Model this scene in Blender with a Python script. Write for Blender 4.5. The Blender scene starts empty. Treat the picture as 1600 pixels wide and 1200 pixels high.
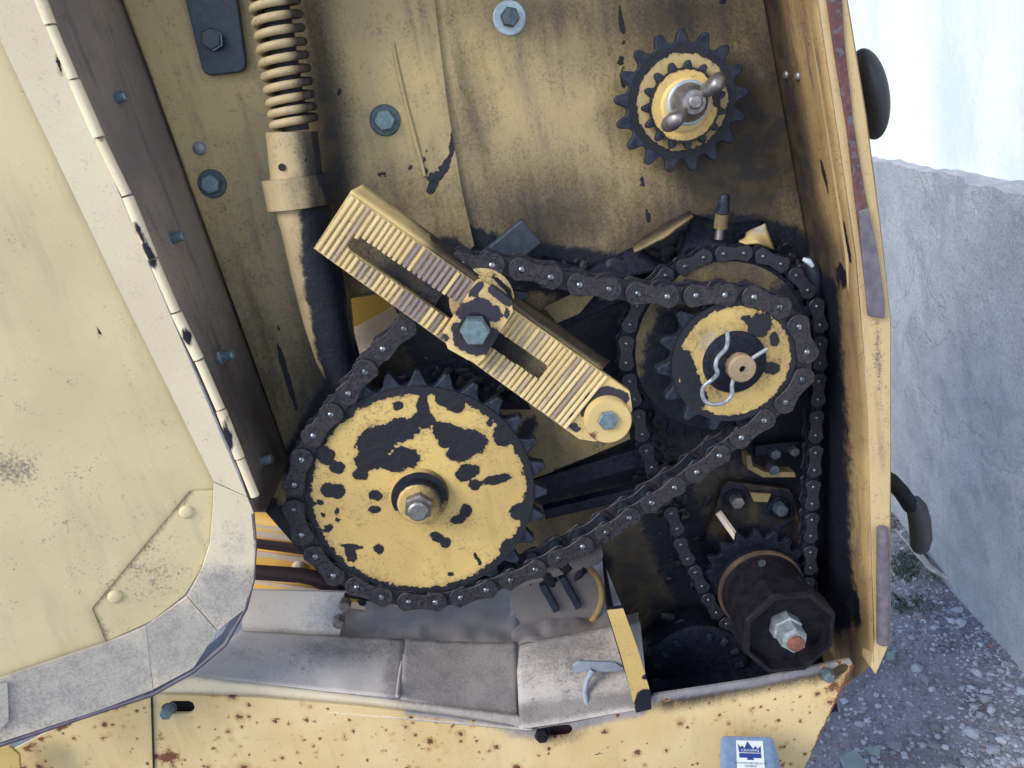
import bpy, bmesh, math, random
from mathutils import Vector, Matrix, noise
from mathutils.geometry import tessellate_polygon
random.seed(7)
pi = math.pi
SC = bpy.context.scene
COL = SC.collection

# ------------------------------------------------------------------ camera, sky, sun, exposure
FOC, PITCH, ROLL, H, D = 1243.0, math.radians(18.5), math.radians(11.3), 1.1, 0.8
_F = Vector((0, math.cos(PITCH), -math.sin(PITCH)))
_r0 = Vector((1, 0, 0)); _u0 = Vector((0, math.sin(PITCH), math.cos(PITCH)))
_R = _r0*math.cos(ROLL) - _u0*math.sin(ROLL)
_U = _r0*math.sin(ROLL) + _u0*math.cos(ROLL)
CAM = Vector((0, -D, H))
cd = bpy.data.cameras.new('camera'); cam = bpy.data.objects.new('camera', cd); COL.objects.link(cam)
cd.sensor_width = 36; cd.lens = 36*FOC/1600; cd.clip_start = 0.01; cd.clip_end = 200
cam.matrix_world = Matrix(((_R.x, _U.x, -_F.x, CAM.x), (_R.y, _U.y, -_F.y, CAM.y), (_R.z, _U.z, -_F.z, CAM.z), (0, 0, 0, 1)))
SC.camera = cam

SUN = Vector((-0.66, -0.54, 0.66)).normalized()          # towards the sun: left of the photographer, high
w = bpy.data.worlds.new('World'); SC.world = w; w.use_nodes = True
wn = w.node_tree.nodes; wl = w.node_tree.links
sky = wn.new('ShaderNodeTexSky'); sky.sky_type = 'NISHITA'; sky.sun_disc = False
sky.sun_elevation = math.asin(SUN.z); sky.sun_rotation = math.atan2(SUN.x, SUN.y) % (2*pi)
sky.air_density = 1.0; sky.dust_density = 1.0; sky.ozone_density = 3.0
bg = wn['Background']; bg.inputs['Strength'].default_value = 0.14
wl.new(sky.outputs[0], bg.inputs['Color'])
sd = bpy.data.lights.new('sun', 'SUN'); sun = bpy.data.objects.new('sun', sd); COL.objects.link(sun)
sd.energy = 1.3; sd.angle = math.radians(24); sd.color = (1, 0.96, 0.90)
sun.rotation_euler = SUN.to_track_quat('Z', 'Y').to_euler()
vs = SC.view_settings; vs.view_transform = 'Standard'; vs.look = 'None'; vs.gamma = 1.0; vs.use_curve_mapping = False
vs.exposure = 1.05
SC.cycles.max_bounces = 6; SC.cycles.diffuse_bounces = 3; SC.cycles.glossy_bounces = 3; SC.cycles.transmission_bounces = 2

# ------------------------------------------------------------------ surveying: photograph pixel + depth plane -> point of the place
def ray(x, y): return _F + _R*((x-800)/FOC) + _U*((600-y)/FOC)
def P(x, y, Y=0.0):
    d = ray(x, y); return CAM + d*((Y+D)/d.y)
def PZ(x, y, z=0.0):
    d = ray(x, y); return CAM + d*((z-H)/d.z)
def PN(x, y, co, no):
    d = ray(x, y); return CAM + d*((co-CAM).dot(no)/d.dot(no))
def pix(v):
    q = v-CAM; z = q.dot(_F); return (800+FOC*q.dot(_R)/z, 600-FOC*q.dot(_U)/z)
def rad(x, y, Y, r): return (P(x+r, y, Y)-P(x-r, y, Y)).length/2

# ------------------------------------------------------------------ objects
W = {}
def tag(o, label, cat, group=None, kind=None):
    if label: o['label'] = label
    if cat: o['category'] = cat
    if group: o['group'] = group
    if kind: o['kind'] = kind
    return o
def thing(name, label, cat, loc, group=None):
    o = bpy.data.objects.new(name, None); COL.objects.link(o); o.empty_display_size = 0.02
    o.location = loc; W[o.name] = Vector(loc); return tag(o, label, cat, group)
def place(name, me, mat, parent=None, loc=(0, 0, 0), rot=None):
    """link a mesh that is already centred on its own origin; loc is a world position"""
    o = bpy.data.objects.new(name, me); COL.objects.link(o)
    if mat and not me.materials: me.materials.append(mat)
    loc = Vector(loc); W[o.name] = loc
    if parent is not None:
        o.parent = parent; o.location = loc - W[parent.name]
    else: o.location = loc
    if rot: o.rotation_euler = rot
    return o
def own(name, me, mat, parent=None, sharp=None, bevel=0):
    """mesh in world coordinates -> object with its origin at its own centre"""
    n = len(me.vertices); c = Vector()
    lo = Vector((1e9,)*3); hi = Vector((-1e9,)*3)
    for v in me.vertices:
        for k in range(3):
            lo[k] = min(lo[k], v.co[k]); hi[k] = max(hi[k], v.co[k])
    c = (lo+hi)/2
    me.transform(Matrix.Translation(-c))
    if sharp: smooth(me, sharp)
    o = place(name, me, mat, parent, c)
    if bevel:
        m = o.modifiers.new('bevel', 'BEVEL'); m.width = bevel; m.segments = 2; m.limit_method = 'ANGLE'; m.angle_limit = math.radians(40)
    return o
def smooth(me, deg):
    for p in me.polygons: p.use_smooth = True
    me.set_sharp_from_angle(angle=math.radians(deg))
def mesh(verts, faces, name='m'):
    me = bpy.data.meshes.new(name); me.from_pydata([tuple(v) for v in verts], [], faces); me.update(); return me
def bm_mesh(bm, name='m'):
    bmesh.ops.recalc_face_normals(bm, faces=bm.faces); me = bpy.data.meshes.new(name); bm.to_mesh(me); bm.free(); return me

def slab_mesh(pts, depth, holes=(), cell=0):
    """closed plate: outline (world points, any common plane) pushed back by the vector depth"""
    loops = [list(pts)]+[list(h) for h in holes]
    flat = [p for l in loops for p in l]
    tris = tessellate_polygon(loops)
    bm = bmesh.new(); vv = [bm.verts.new(p) for p in flat]
    for t in tris:
        try: bm.faces.new([vv[i] for i in t])
        except ValueError: pass
    bmesh.ops.recalc_face_normals(bm, faces=bm.faces)
    if cell:
        lo = [min(p[k] for p in flat) for k in range(3)]; hi = [max(p[k] for p in flat) for k in range(3)]
        for ax in range(3):
            n = int((hi[ax]-lo[ax])/cell)
            if n < 2: continue
            no = [0, 0, 0]; no[ax] = 1
            for k in range(1, n):
                co = [0, 0, 0]; co[ax] = lo[ax]+(hi[ax]-lo[ax])*k/n
                bmesh.ops.bisect_plane(bm, geom=bm.verts[:]+bm.edges[:]+bm.faces[:], plane_co=co, plane_no=no, dist=1e-6)
    else:
        bmesh.ops.dissolve_limit(bm, angle_limit=0.01, verts=bm.verts[:], edges=bm.edges[:])
    r = bmesh.ops.extrude_face_region(bm, geom=bm.faces[:], use_keep_orig=True)
    nv = [g for g in r['geom'] if isinstance(g, bmesh.types.BMVert)]
    bmesh.ops.translate(bm, verts=nv, vec=depth)
    return bm_mesh(bm)
def pslab(name, px, Y, th, mat, parent=None, holes=(), cell=0, bevel=0, sharp=None, fields=None):
    """plate facing the photographer at depth Y, outline given in photograph pixels, th thick towards the back"""
    me = slab_mesh([P(x, y, Y) for x, y in px], Vector((0, th, 0)), [[P(x, y, Y) for x, y in h] for h in holes], cell)
    if fields: paint(me, fields)
    return own(name, me, mat, parent, sharp, bevel)

def patch(name, a, b, c, d, nu, nv, mat, parent=None, amp=0, fr=20, th=0.002, fields=None, sharp=60, sag=None):
    """bent sheet through four corners, optionally dented"""
    vs_, fs = [], []
    n0 = (b-a).cross(d-a).normalized()
    for j in range(nv+1):
        for i in range(nu+1):
            u, v = i/nu, j/nv
            p = a*(1-u)*(1-v)+b*u*(1-v)+c*u*v+d*(1-u)*v
            if amp: p = p + n0*amp*(noise.noise(p*fr)+0.5*noise.noise(p*fr*2.3))
            if sag: p = p + n0*sag(u, v)
            vs_.append(p)
    for j in range(nv):
        for i in range(nu):
            k = j*(nu+1)+i; fs.append((k, k+1, k+nu+2, k+nu+1))
    me = mesh(vs_, fs)
    if fields: paint(me, fields)
    o = own(name, me, mat, parent, sharp)
    if th:
        m = o.modifiers.new('sheet', 'SOLIDIFY'); m.thickness = th; m.offset = 0
    return o

def lathe_mesh(prof, seg=48, phase=0.0):
    """profile [(radius, y)] turned round the local Y axis"""
    vs_, fs = [], []
    n = len(prof)
    for r, y in prof:
        for k in range(seg):
            a = 2*pi*k/seg+phase; vs_.append((max(r, 1e-5)*math.cos(a), y, max(r, 1e-5)*math.sin(a)))
    for i in range(n-1):
        for k in range(seg):
            k2 = (k+1) % seg; fs.append((i*seg+k, i*seg+k2, (i+1)*seg+k2, (i+1)*seg+k))
    fs.append(tuple(range(seg-1, -1, -1))); fs.append(tuple((n-1)*seg+k for k in range(seg)))
    bm = bmesh.new(); me = mesh(vs_, fs); bm.from_mesh(me); bmesh.ops.remove_doubles(bm, verts=bm.verts, dist=2e-5)
    return bm_mesh(bm)
def lathe(name, c, prof, mat, parent=None, seg=48, sharp=35, phase=0.0, axis=None, fields=None):
    """c = world point on the axis; prof y measured along the axis from c (minus = towards photographer)"""
    me = lathe_mesh(prof, seg, phase)
    if axis is not None:
        q = Vector((0, -1, 0)).rotation_difference(Vector(axis).normalized()); me.transform(q.to_matrix().to_4x4())
    if fields:
        me.transform(Matrix.Translation(c)); paint(me, fields); me.transform(Matrix.Translation(-Vector(c)))
    smooth(me, sharp)
    return place(name, me, mat, parent, c)
def tube_mesh(pts, radii, seg=10, caps=True):
    pts = [Vector(p) for p in pts]; n = len(pts)
    if not hasattr(radii, '__len__'): radii = [radii]*n
    vs_, fs = [], []
    t0 = (pts[1]-pts[0]).normalized()
    ref = Vector((0, 0, 1)) if abs(t0.z) < 0.9 else Vector((1, 0, 0))
    x = t0.cross(ref).normalized()
    for i, p in enumerate(pts):
        t = (pts[min(i+1, n-1)]-pts[max(i-1, 0)]).normalized()
        x = (x-t*x.dot(t)).normalized(); y = t.cross(x)
        for k in range(seg):
            a = 2*pi*k/seg; vs_.append(p+(x*math.cos(a)+y*math.sin(a))*radii[i])
    for i in range(n-1):
        for k in range(seg):
            k2 = (k+1) % seg; fs.append((i*seg+k, i*seg+k2, (i+1)*seg+k2, (i+1)*seg+k))
    if caps: fs.append(tuple(range(seg-1, -1, -1))); fs.append(tuple((n-1)*seg+k for k in range(seg)))
    return mesh(vs_, fs)
def tube(name, pts, radii, mat, parent=None, seg=12, sharp=50, fields=None):
    me = tube_mesh(pts, radii, seg)
    if fields: paint(me, fields)
    return own(name, me, mat, parent, sharp)
def spline(pts, sub=6):
    pts = [Vector(p) for p in pts]; out = []; n = len(pts)
    for i in range(n-1):
        p0, p1, p2, p3 = pts[max(i-1, 0)], pts[i], pts[i+1], pts[min(i+2, n-1)]
        for k in range(sub):
            t_ = k/sub; out.append(0.5*((2*p1)+(p2-p0)*t_+(2*p0-5*p1+4*p2-p3)*t_*t_+(3*p1-p0-3*p2+p3)*t_**3))
    return out+[pts[-1]]
def bar_mesh(a, b, wd, ht, up=Vector((0, 0, 1))):
    a = Vector(a); b = Vector(b); t = (b-a).normalized(); s = t.cross(up).normalized(); u = s.cross(t)
    v = []
    for p in (a, b):
        for i, j in ((-1, -1), (1, -1), (1, 1), (-1, 1)): v.append(p+s*wd/2*i+u*ht/2*j)
    return mesh(v, [(3, 2, 1, 0), (4, 5, 6, 7), (0, 1, 5, 4), (1, 2, 6, 5), (2, 3, 7, 6), (3, 0, 4, 7)])
def bar(name, a, b, wd, ht, mat, parent=None, bevel=0.0008, up=Vector((0, 0, 1))):
    return own(name, bar_mesh(a, b, wd, ht, up), mat, parent, bevel=bevel)

# stains with a shape of their own, and some shade painted in with them: stored per vertex as smooth fields, torn into a ragged edge by noise in the material
def field_value(bl, x, y):
    best = 0.0
    for b in bl:
        if b[0] == 'e':                               # ellipse cx cy rx ry angle
            _, cx, cy, rx, ry, an = b[:6]; s = b[6] if len(b) > 6 else 1
            c, q = math.cos(math.radians(an)), math.sin(math.radians(an)); dx, dy = x-cx, y-cy
            d = math.hypot((dx*c+dy*q)/rx, (-dx*q+dy*c)/ry)
        elif b[0] == 'l':                             # stroke (points) radius
            _, pts, r = b[:3]; s = b[3] if len(b) > 3 else 1
            d = 1e9
            for (x0, y0), (x1, y1) in zip(pts[:-1], pts[1:]):
                l2 = (x1-x0)**2+(y1-y0)**2
                t = max(0, min(1, ((x-x0)*(x1-x0)+(y-y0)*(y1-y0))/l2)) if l2 else 0
                d = min(d, math.hypot(x-x0-t*(x1-x0), y-y0-t*(y1-y0)))
            d /= r
        best = max(best, s*max(0.0, 1-0.5*d))
    return best
def paint(me, fields):
    for name, bl in fields.items():
        at = me.attributes.new(name, 'FLOAT', 'POINT'); vals = []
        for v in me.vertices:
            if callable(bl): vals.append(bl(v.co))
            else:
                x, y = pix(v.co); vals.append(field_value(bl, x, y))
        at.data.foreach_set('value', vals)

# ------------------------------------------------------------------ materials
class NT:
    def __init__(s, name):
        s.m = bpy.data.materials.new(name); s.m.use_nodes = True
        s.n = s.m.node_tree.nodes; s.l = s.m.node_tree.links; s.b = s.n['Principled BSDF']
        s.tc = s.n.new('ShaderNodeTexCoord')
        s.oi = s.n.new('ShaderNodeObjectInfo')
        add = s.n.new('ShaderNodeVectorMath'); add.operation = 'ADD'
        geo = s.n.new('ShaderNodeNewGeometry')
        s.obj = s.tc.outputs['Object']; s.pos = geo.outputs['Position']
        rn = s.math('MULTIPLY', s.oi.outputs['Random'], 37.0)
        s.l.new(s.obj, add.inputs[0]); s.l.new(rn, add.inputs[1]); s.v = add.outputs[0]
    def set(s, sock, val):
        if isinstance(val, bpy.types.NodeSocket): s.l.new(val, sock)
        elif isinstance(val, tuple) and len(val) == 3 and sock.type == 'RGBA': sock.default_value = (*val, 1)
        else: sock.default_value = val
    def math(s, op, a, b=None, clamp=False):
        n = s.n.new('ShaderNodeMath'); n.operation = op; n.use_clamp = clamp
        s.set(n.inputs[0], a)
        if b is not None: s.set(n.inputs[1], b)
        return n.outputs[0]
    def noise(s, scale, detail=4, rough=0.55, stretch=None, dist=0.0):
        n = s.n.new('ShaderNodeTexNoise'); n.inputs['Scale'].default_value = scale; n.inputs['Detail'].default_value = detail
        n.inputs['Roughness'].default_value = rough; n.inputs['Distortion'].default_value = dist
        v = s.v
        if stretch:
            m = s.n.new('ShaderNodeMapping'); m.inputs['Scale'].default_value = stretch; s.l.new(v, m.inputs['Vector']); v = m.outputs[0]
        s.l.new(v, n.inputs['Vector']); return n.outputs[0]
    def vor(s, scale, feature='F1'):
        n = s.n.new('ShaderNodeTexVoronoi'); n.feature = feature; n.inputs['Scale'].default_value = scale; s.l.new(s.v, n.inputs['Vector']); return n
    def step(s, fac, lo, hi, a=0.0, b=1.0):
        n = s.n.new('ShaderNodeMapRange'); n.interpolation_type = 'SMOOTHSTEP'
        s.set(n.inputs[0], fac)
        for i, x in enumerate((lo, hi, a, b)): s.set(n.inputs[i+1], x)
        return n.outputs[0]
    def mix(s, fac, a, b):
        n = s.n.new('ShaderNodeMix'); n.data_type = 'RGBA'
        s.set(n.inputs[0], fac); s.set(n.inputs[6], a); s.set(n.inputs[7], b); return n.outputs[2]
    def mixf(s, fac, a, b):
        n = s.n.new('ShaderNodeMix'); s.set(n.inputs[0], fac); s.set(n.inputs[2], a); s.set(n.inputs[3], b); return n.outputs[0]
    def attr(s, name):
        n = s.n.new('ShaderNodeAttribute'); n.attribute_name = name; return n.outputs['Fac']
    def edge(s, name, nz, amp, lo, hi):
        return s.step(s.math('ADD', s.attr(name), s.math('MULTIPLY', s.math('SUBTRACT', nz, 0.5), amp)), lo, hi)
    def out(s, col, rough=0.6, metal=0.0, bump=None, bstr=0.3, bdist=0.001, spec=0.5):
        s.set(s.b.inputs['Base Color'], col); s.set(s.b.inputs['Roughness'], rough); s.set(s.b.inputs['Metallic'], metal)
        s.b.inputs['Specular IOR Level'].default_value = spec
        if bump is not None:
            n = s.n.new('ShaderNodeBump'); n.inputs['Strength'].default_value = bstr; n.inputs['Distance'].default_value = bdist
            s.l.new(bump, n.inputs['Height']); s.l.new(n.outputs[0], s.b.inputs['Normal'])
        return s.m

GREASE = (0.007, 0.008, 0.015)
def painted(name, c1, c2, speck=0.5, streak=0.4, rust=0.0, dustc=(0.45, 0.43, 0.42), chipc=(0.012, 0.012, 0.018), rough=0.55, speckc=(0.048, 0.05, 0.075), spk=(0.56, 0.72), spec=0.35, soft=0.6):
    t = NT(name)
    big = t.noise(9, 4); mid = t.noise(45, 5, 0.6); fine = t.noise(420, 4, 0.7); edge = t.noise(130, 5, 0.62, dist=0.3)
    st = t.noise(60, 5, 0.65, stretch=(1.0, 1.0, 0.13))
    col = t.mix(t.step(big, 0.35, 0.65), c1, c2)
    # fine black speckle, gathered in clouds, and runs down the sheet
    sp = t.math('MULTIPLY', t.step(t.math('ADD', fine, t.math('MULTIPLY', t.math('SUBTRACT', mid, 0.5), 0.5)), spk[0], spk[1]), speck)
    col = t.mix(sp, col, speckc)
    col = t.mix(t.math('MULTIPLY', t.step(st, 0.5, 0.75), streak), col, speckc)
    # soot: thin oily film with some painted shade, thick grease, paint knocked off
    so = t.math('ADD', t.math('MULTIPLY', t.attr('soot_shade'), 1.3), t.math('MULTIPLY', t.math('SUBTRACT', t.mixf(0.5, st, mid), 0.5), 0.7))
    so = t.math('ADD', so, t.math('MULTIPLY', t.math('SUBTRACT', fine, 0.5), soft))
    som = t.step(so, 0.10, 0.95)
    col = t.mix(t.math('MULTIPLY', som, 0.95), col, t.mix(t.step(mid, 0.42, 0.62), (0.013, 0.013, 0.018), (0.048, 0.034, 0.020)))
    gm = t.math('ADD', t.attr('grime'), t.math('ADD', t.math('MULTIPLY', t.math('SUBTRACT', fine, 0.5), 1.5), t.math('MULTIPLY', t.math('SUBTRACT', mid, 0.5), 0.7)))
    col = t.mix(t.math('MULTIPLY', t.step(gm, 0.42, 0.8), 0.65), col, speckc)
    du = t.edge('dust', t.mixf(0.35, t.mixf(0.5, mid, edge), fine), 1.0, 0.25, 0.75)
    col = t.mix(t.math('MULTIPLY', du, 0.9), col, t.mix(t.step(t.mixf(0.55, mid, fine), 0.38, 0.62), dustc, tuple(x*0.68 for x in dustc)))
    rr = None
    if rust:
        rn2 = t.noise(14, 3); halo = core = None
        for sc_, big_ in ((62, 0.36), (115, 0.40)):
            vv = t.vor(sc_); sep = t.n.new('ShaderNodeSeparateColor'); t.l.new(vv.outputs['Color'], sep.inputs[0])
            dd = t.math('ADD', vv.outputs['Distance'], t.math('MULTIPLY', t.math('SUBTRACT', t.mixf(0.5, fine, t.noise(240, 3, 0.6)), 0.5), 1.1))
            rd = t.math('MULTIPLY', t.math('POWER', sep.outputs[0], 2.0), t.math('MULTIPLY', t.step(rn2, 0.28, 0.68), big_))
            c_ = t.math('SUBTRACT', 1.0, t.step(dd, t.math('MULTIPLY', rd, 0.75), t.math('ADD', t.math('MULTIPLY', rd, 1.0), 0.01)))
            h_ = t.math('SUBTRACT', 1.0, t.step(dd, rd, t.math('ADD', t.math('MULTIPLY', rd, 2.4), 0.01)))
            core = c_ if core is None else t.math('MAXIMUM', core, c_); halo = h_ if halo is None else t.math('MAXIMUM', halo, h_)
        col = t.mix(t.math('MULTIPLY', halo, 0.6), col, (0.42, 0.23, 0.09))
        col = t.mix(core, col, (0.12, 0.05, 0.032))
        rr = core
    ru = t.edge('rust', t.mixf(0.4, edge, fine), 1.0, 0.42, 0.62)
    col = t.mix(ru, col, t.mix(mid, (0.10, 0.028, 0.018), (0.20, 0.075, 0.03)))
    gr = t.edge('grease', t.mixf(0.5, edge, mid), 0.6, 0.42, 0.58)
    ch = t.edge('chip', t.mixf(0.35, edge, t.noise(330, 3, 0.6)), 0.75, 0.485, 0.515)
    hal = t.math('MULTIPLY', t.edge('chip', t.mixf(0.5, edge, fine), 0.9, 0.30, 0.52), 0.45)
    col = t.mix(hal, col, (0.22, 0.145, 0.06))
    blk = t.math('MAXIMUM', gr, ch)
    col = t.mix(ch, col, chipc); col = t.mix(gr, col, GREASE)
    rg = t.mixf(blk, t.mixf(som, rough, 0.55), t.mixf(mid, 0.35, 0.7))
    h = t.math('ADD', t.math('MULTIPLY', fine, 0.15), t.math('MULTIPLY', blk, -0.25))
    h = t.math('ADD', h, t.math('MULTIPLY', t.math('MULTIPLY', blk, edge), 1.8))
    h = t.math('ADD', h, t.math('MULTIPLY', mid, 0.25))
    if rr is not None: h = t.math('ADD', h, t.math('MULTIPLY', rr, 0.3))
    return t.out(col, rg, 0.0, h, 0.6, 0.0012, spec)

Y1, Y2 = (0.58, 0.405, 0.138), (0.47, 0.322, 0.115)
M = {}
M['panel'] = painted('dirty yellow sheet', (0.48, 0.360, 0.165), (0.38, 0.288, 0.145), 0.6, 0.32, spk=(0.53, 0.80), soft=0.45)
M['jamb'] = painted('brown yellow sheet', (0.40, 0.27, 0.115), (0.30, 0.20, 0.09), 0.6, 0.75)
M['jambl'] = painted('dull brown grey sheet', (0.27, 0.225, 0.185), (0.175, 0.15, 0.14), 0.5, 0.6)  # darker and greyer than the other side sheet
M['lip'] = painted('clean yellow lip', (0.55, 0.41, 0.21), (0.47, 0.34, 0.17), 0.4, 0.4)
M['yellow'] = painted('chipped yellow paint', Y1, Y2, 0.75, 0.2, speckc=(0.17, 0.12, 0.06), spk=(0.52, 0.74))
M['arm'] = painted('worn yellow paint', (0.64, 0.47, 0.20), (0.54, 0.39, 0.16), 0.35, 0.2, chipc=(0.028, 0.025, 0.036))
M['spring'] = painted('faded yellow spring', (0.45, 0.345, 0.185), (0.37, 0.28, 0.15), 0.5, 0.2)
M['door'] = painted('pale yellow door', (0.66, 0.54, 0.31), (0.58, 0.47, 0.265), 0.5, 0.14, dustc=(0.3, 0.3, 0.32), spk=(0.60, 0.78))
M['rim'] = painted('dusty pale rim', (0.73, 0.62, 0.43), (0.67, 0.56, 0.385), 0.3, 0.05, dustc=(0.43, 0.395, 0.355), speckc=(0.15, 0.145, 0.15), rough=0.75, spec=0.25)
M['sill'] = painted('rust spotted sill', (0.63, 0.485, 0.25), (0.56, 0.405, 0.185), 0.25, 0.15, rust=1.0, dustc=(0.26, 0.25, 0.27))
M['dust'] = painted('dusty trough sheet', (0.56, 0.50, 0.44), (0.42, 0.38, 0.345), 0.35, 0.1, dustc=(0.25, 0.222, 0.205), speckc=(0.12, 0.11, 0.11), rough=0.9, spec=0.12)
M['mud'] = painted('caked dust', (0.28, 0.245, 0.22), (0.21, 0.185, 0.17), 0.4, 0.1, dustc=(0.40, 0.37, 0.36), speckc=(0.09, 0.08, 0.09), rough=0.95, spec=0.1)
M['orange'] = painted('sheltered orange paint', (0.62, 0.36, 0.07), (0.56, 0.31, 0.06), 0.1, 0.05, dustc=(0.6, 0.55, 0.5))
M['cream'] = painted('sun bleached cream', (0.72, 0.60, 0.48), (0.66, 0.53, 0.42), 0.1, 0.05)
M['maroon'] = painted('dark maroon bar', (0.035, 0.018, 0.018), (0.025, 0.015, 0.018), 0.1, 0.05)

def simple(name, c1, c2, rough=0.5, metal=0.0, scale=120, bstr=0.3, bd=0.001, spec=0.5, r2=None, fleck=None):
    t = NT(name); a = t.noise(scale, 5, 0.6); f = t.noise(scale*5, 3)
    col = t.mix(t.step(a, 0.36, 0.64), c1, c2)
    if fleck: col = t.mix(t.step(t.noise(scale*1.7, 5, 0.65), fleck[1], fleck[1]+0.05), col, fleck[0])
    rg = t.mixf(a, rough, r2 if r2 is not None else rough)
    return t.out(col, rg, metal, t.math('ADD', a, t.math('MULTIPLY', f, 0.3)), bstr, bd, spec)
M['grease'] = simple('black grease', (0.004, 0.005, 0.012), (0.010, 0.012, 0.022), 0.40, 0, 160, 0.9, 0.002, 0.22, 0.7)
M['tooth'] = simple('greasy tooth steel', (0.008, 0.011, 0.022), (0.022, 0.028, 0.044), 0.38, 0.1, 140, 0.6, 0.0012, 0.35, 0.65)
M['link'] = simple('oily chain plate', (0.022, 0.020, 0.024), (0.042, 0.035, 0.036), 0.36, 0.15, 200, 0.6, 0.0009, 0.4, 0.6, fleck=((0.007, 0.008, 0.014), 0.53))
M['link2'] = simple('grease caked chain plate', (0.010, 0.011, 0.018), (0.022, 0.021, 0.027), 0.36, 0.15, 260, 0.5, 0.0007, 0.5, 0.6)
M['pin'] = simple('polished pin steel', (0.30, 0.32, 0.35), (0.06, 0.065, 0.08), 0.26, 0.85, 180, 0.1, 0.0002)
M['pin2'] = simple('dull pin steel', (0.16, 0.17, 0.20), (0.07, 0.075, 0.09), 0.3, 0.8, 500, 0.1, 0.0002)
M['zinc'] = simple('zinc plated steel', (0.20, 0.27, 0.29), (0.13, 0.18, 0.20), 0.42, 0.55, 220, 0.2, 0.0004, 0.5, 0.55)
M['washer'] = simple('dark washer steel', (0.06, 0.08, 0.10), (0.10, 0.125, 0.14), 0.45, 0.5, 220, 0.2, 0.0004)
M['pale'] = simple('bright galvanised washer', (0.42, 0.49, 0.52), (0.33, 0.40, 0.44), 0.45, 0.4, 220, 0.2, 0.0004)
M['steel'] = simple('worn bare steel', (0.30, 0.28, 0.27), (0.18, 0.16, 0.16), 0.35, 0.75, 160, 0.25, 0.0005, 0.5, 0.5)
M['silver'] = simple('bright stud steel', (0.36, 0.38, 0.40), (0.22, 0.24, 0.26), 0.45, 0.4, 160, 0.25, 0.0005)
M['rust'] = simple('rusty thread end', (0.20, 0.075, 0.045), (0.12, 0.045, 0.03), 0.8, 0, 260, 0.6, 0.001)
M['rubber'] = simple('black rubber', (0.016, 0.017, 0.02), (0.026, 0.027, 0.03), 0.5, 0, 200, 0.2, 0.0005)
M['strap'] = simple('blue black strap', (0.022, 0.028, 0.045), (0.035, 0.042, 0.062), 0.5, 0.1, 140, 0.25, 0.0006)
M['drum'] = simple('rusty black casting', (0.006, 0.006, 0.010), (0.013, 0.011, 0.014), 0.42, 0.0, 90, 0.8, 0.002, 0.16, 0.7, fleck=((0.022, 0.012, 0.012), 0.60))
M['seal'] = simple('perished seal', (0.14, 0.125, 0.15), (0.095, 0.08, 0.105), 0.6, 0, 90, 0.4, 0.001, fleck=((0.12, 0.05, 0.045), 0.64))
M['sealr'] = simple('rusted seal strip', (0.13, 0.045, 0.04), (0.075, 0.032, 0.035), 0.7, 0, 90, 0.5, 0.001, fleck=((0.10, 0.085, 0.105), 0.54))
M['boxm'] = simple('grey blue cast case', (0.17, 0.26, 0.42), (0.22, 0.31, 0.46), 0.45, 0.1, 160, 0.25, 0.0006)
M['paper'] = simple('white sticker', (0.75, 0.80, 0.80), (0.68, 0.72, 0.70), 0.5, 0, 60, 0.05, 0.0002)
M['ink'] = simple('navy print', (0.02, 0.05, 0.22), (0.025, 0.06, 0.25), 0.5, 0, 60, 0.0, 0.0002)
M['plastic_glint'] = simple('milky plastic', (0.60, 0.64, 0.68), (0.5, 0.54, 0.6), 0.3, 0, 60, 0.05, 0.0002)
M['hook'] = simple('galvanised hook', (0.26, 0.29, 0.33), (0.20, 0.23, 0.27), 0.65, 0.1, 160, 0.2, 0.0004)
M['hole'] = simple('hole shade', (0.01, 0.01, 0.012), (0.012, 0.011, 0.012), 0.9)

t = NT('rough concrete'); a = t.noise(9, 7, 0.65); b = t.noise(60, 6, 0.7); c = t.noise(3, 3)
col = t.mix(t.step(a, 0.38, 0.62), (0.44, 0.46, 0.48), (0.54, 0.555, 0.57)); col = t.mix(t.math('MULTIPLY', t.step(t.noise(140, 5, 0.7), 0.55, 0.72), 0.6), col, (0.27, 0.29, 0.32)); col = t.mix(t.math('MULTIPLY', t.step(t.noise(12, 7, 0.65), 0.5, 0.62), 0.5), col, (0.33, 0.355, 0.38))
col = t.mix(t.math('MULTIPLY', t.step(c, 0.52, 0.62), 0.4), col, (0.38, 0.41, 0.44))
nz = t.n.new('ShaderNodeTexNoise'); nz.inputs['Scale'].default_value = 9; nz.inputs['Detail'].default_value = 5; t.l.new(t.v, nz.inputs['Vector'])
mxv = t.n.new('ShaderNodeVectorMath'); mxv.operation = 'MULTIPLY_ADD'; t.l.new(nz.outputs['Color'], mxv.inputs[0]); mxv.inputs[1].default_value = (0.22, 0.22, 0.22); t.l.new(t.v, mxv.inputs[2])
vc = t.n.new('ShaderNodeTexVoronoi'); vc.feature = 'DISTANCE_TO_EDGE'; vc.inputs['Scale'].default_value = 1.6; t.l.new(mxv.outputs[0], vc.inputs['Vector'])
crk = t.math('SUBTRACT', 1.0, t.step(vc.outputs['Distance'], 0.001, 0.009)); grain = t.noise(190, 4, 0.75)
col = t.mix(t.math('MULTIPLY', crk, 0.15), col, (0.16, 0.17, 0.19)); col = t.mix(t.math('MULTIPLY', t.step(grain, 0.48, 0.62), 0.45), col, (0.24, 0.25, 0.27))
b = t.math('ADD', b, t.math('SUBTRACT', t.math('MULTIPLY', grain, 0.9), t.math('MULTIPLY', crk, 0.3)))
M['concrete'] = t.out(col, 0.9, 0, t.math('ADD', t.math('MULTIPLY', a, 1.0), t.math('MULTIPLY', b, 0.9)), 0.9, 0.008)
t = NT('whitewashed render'); a = t.noise(5, 6, 0.6, stretch=(1, 1, 0.5)); b = t.noise(80, 5, 0.7)
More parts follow.
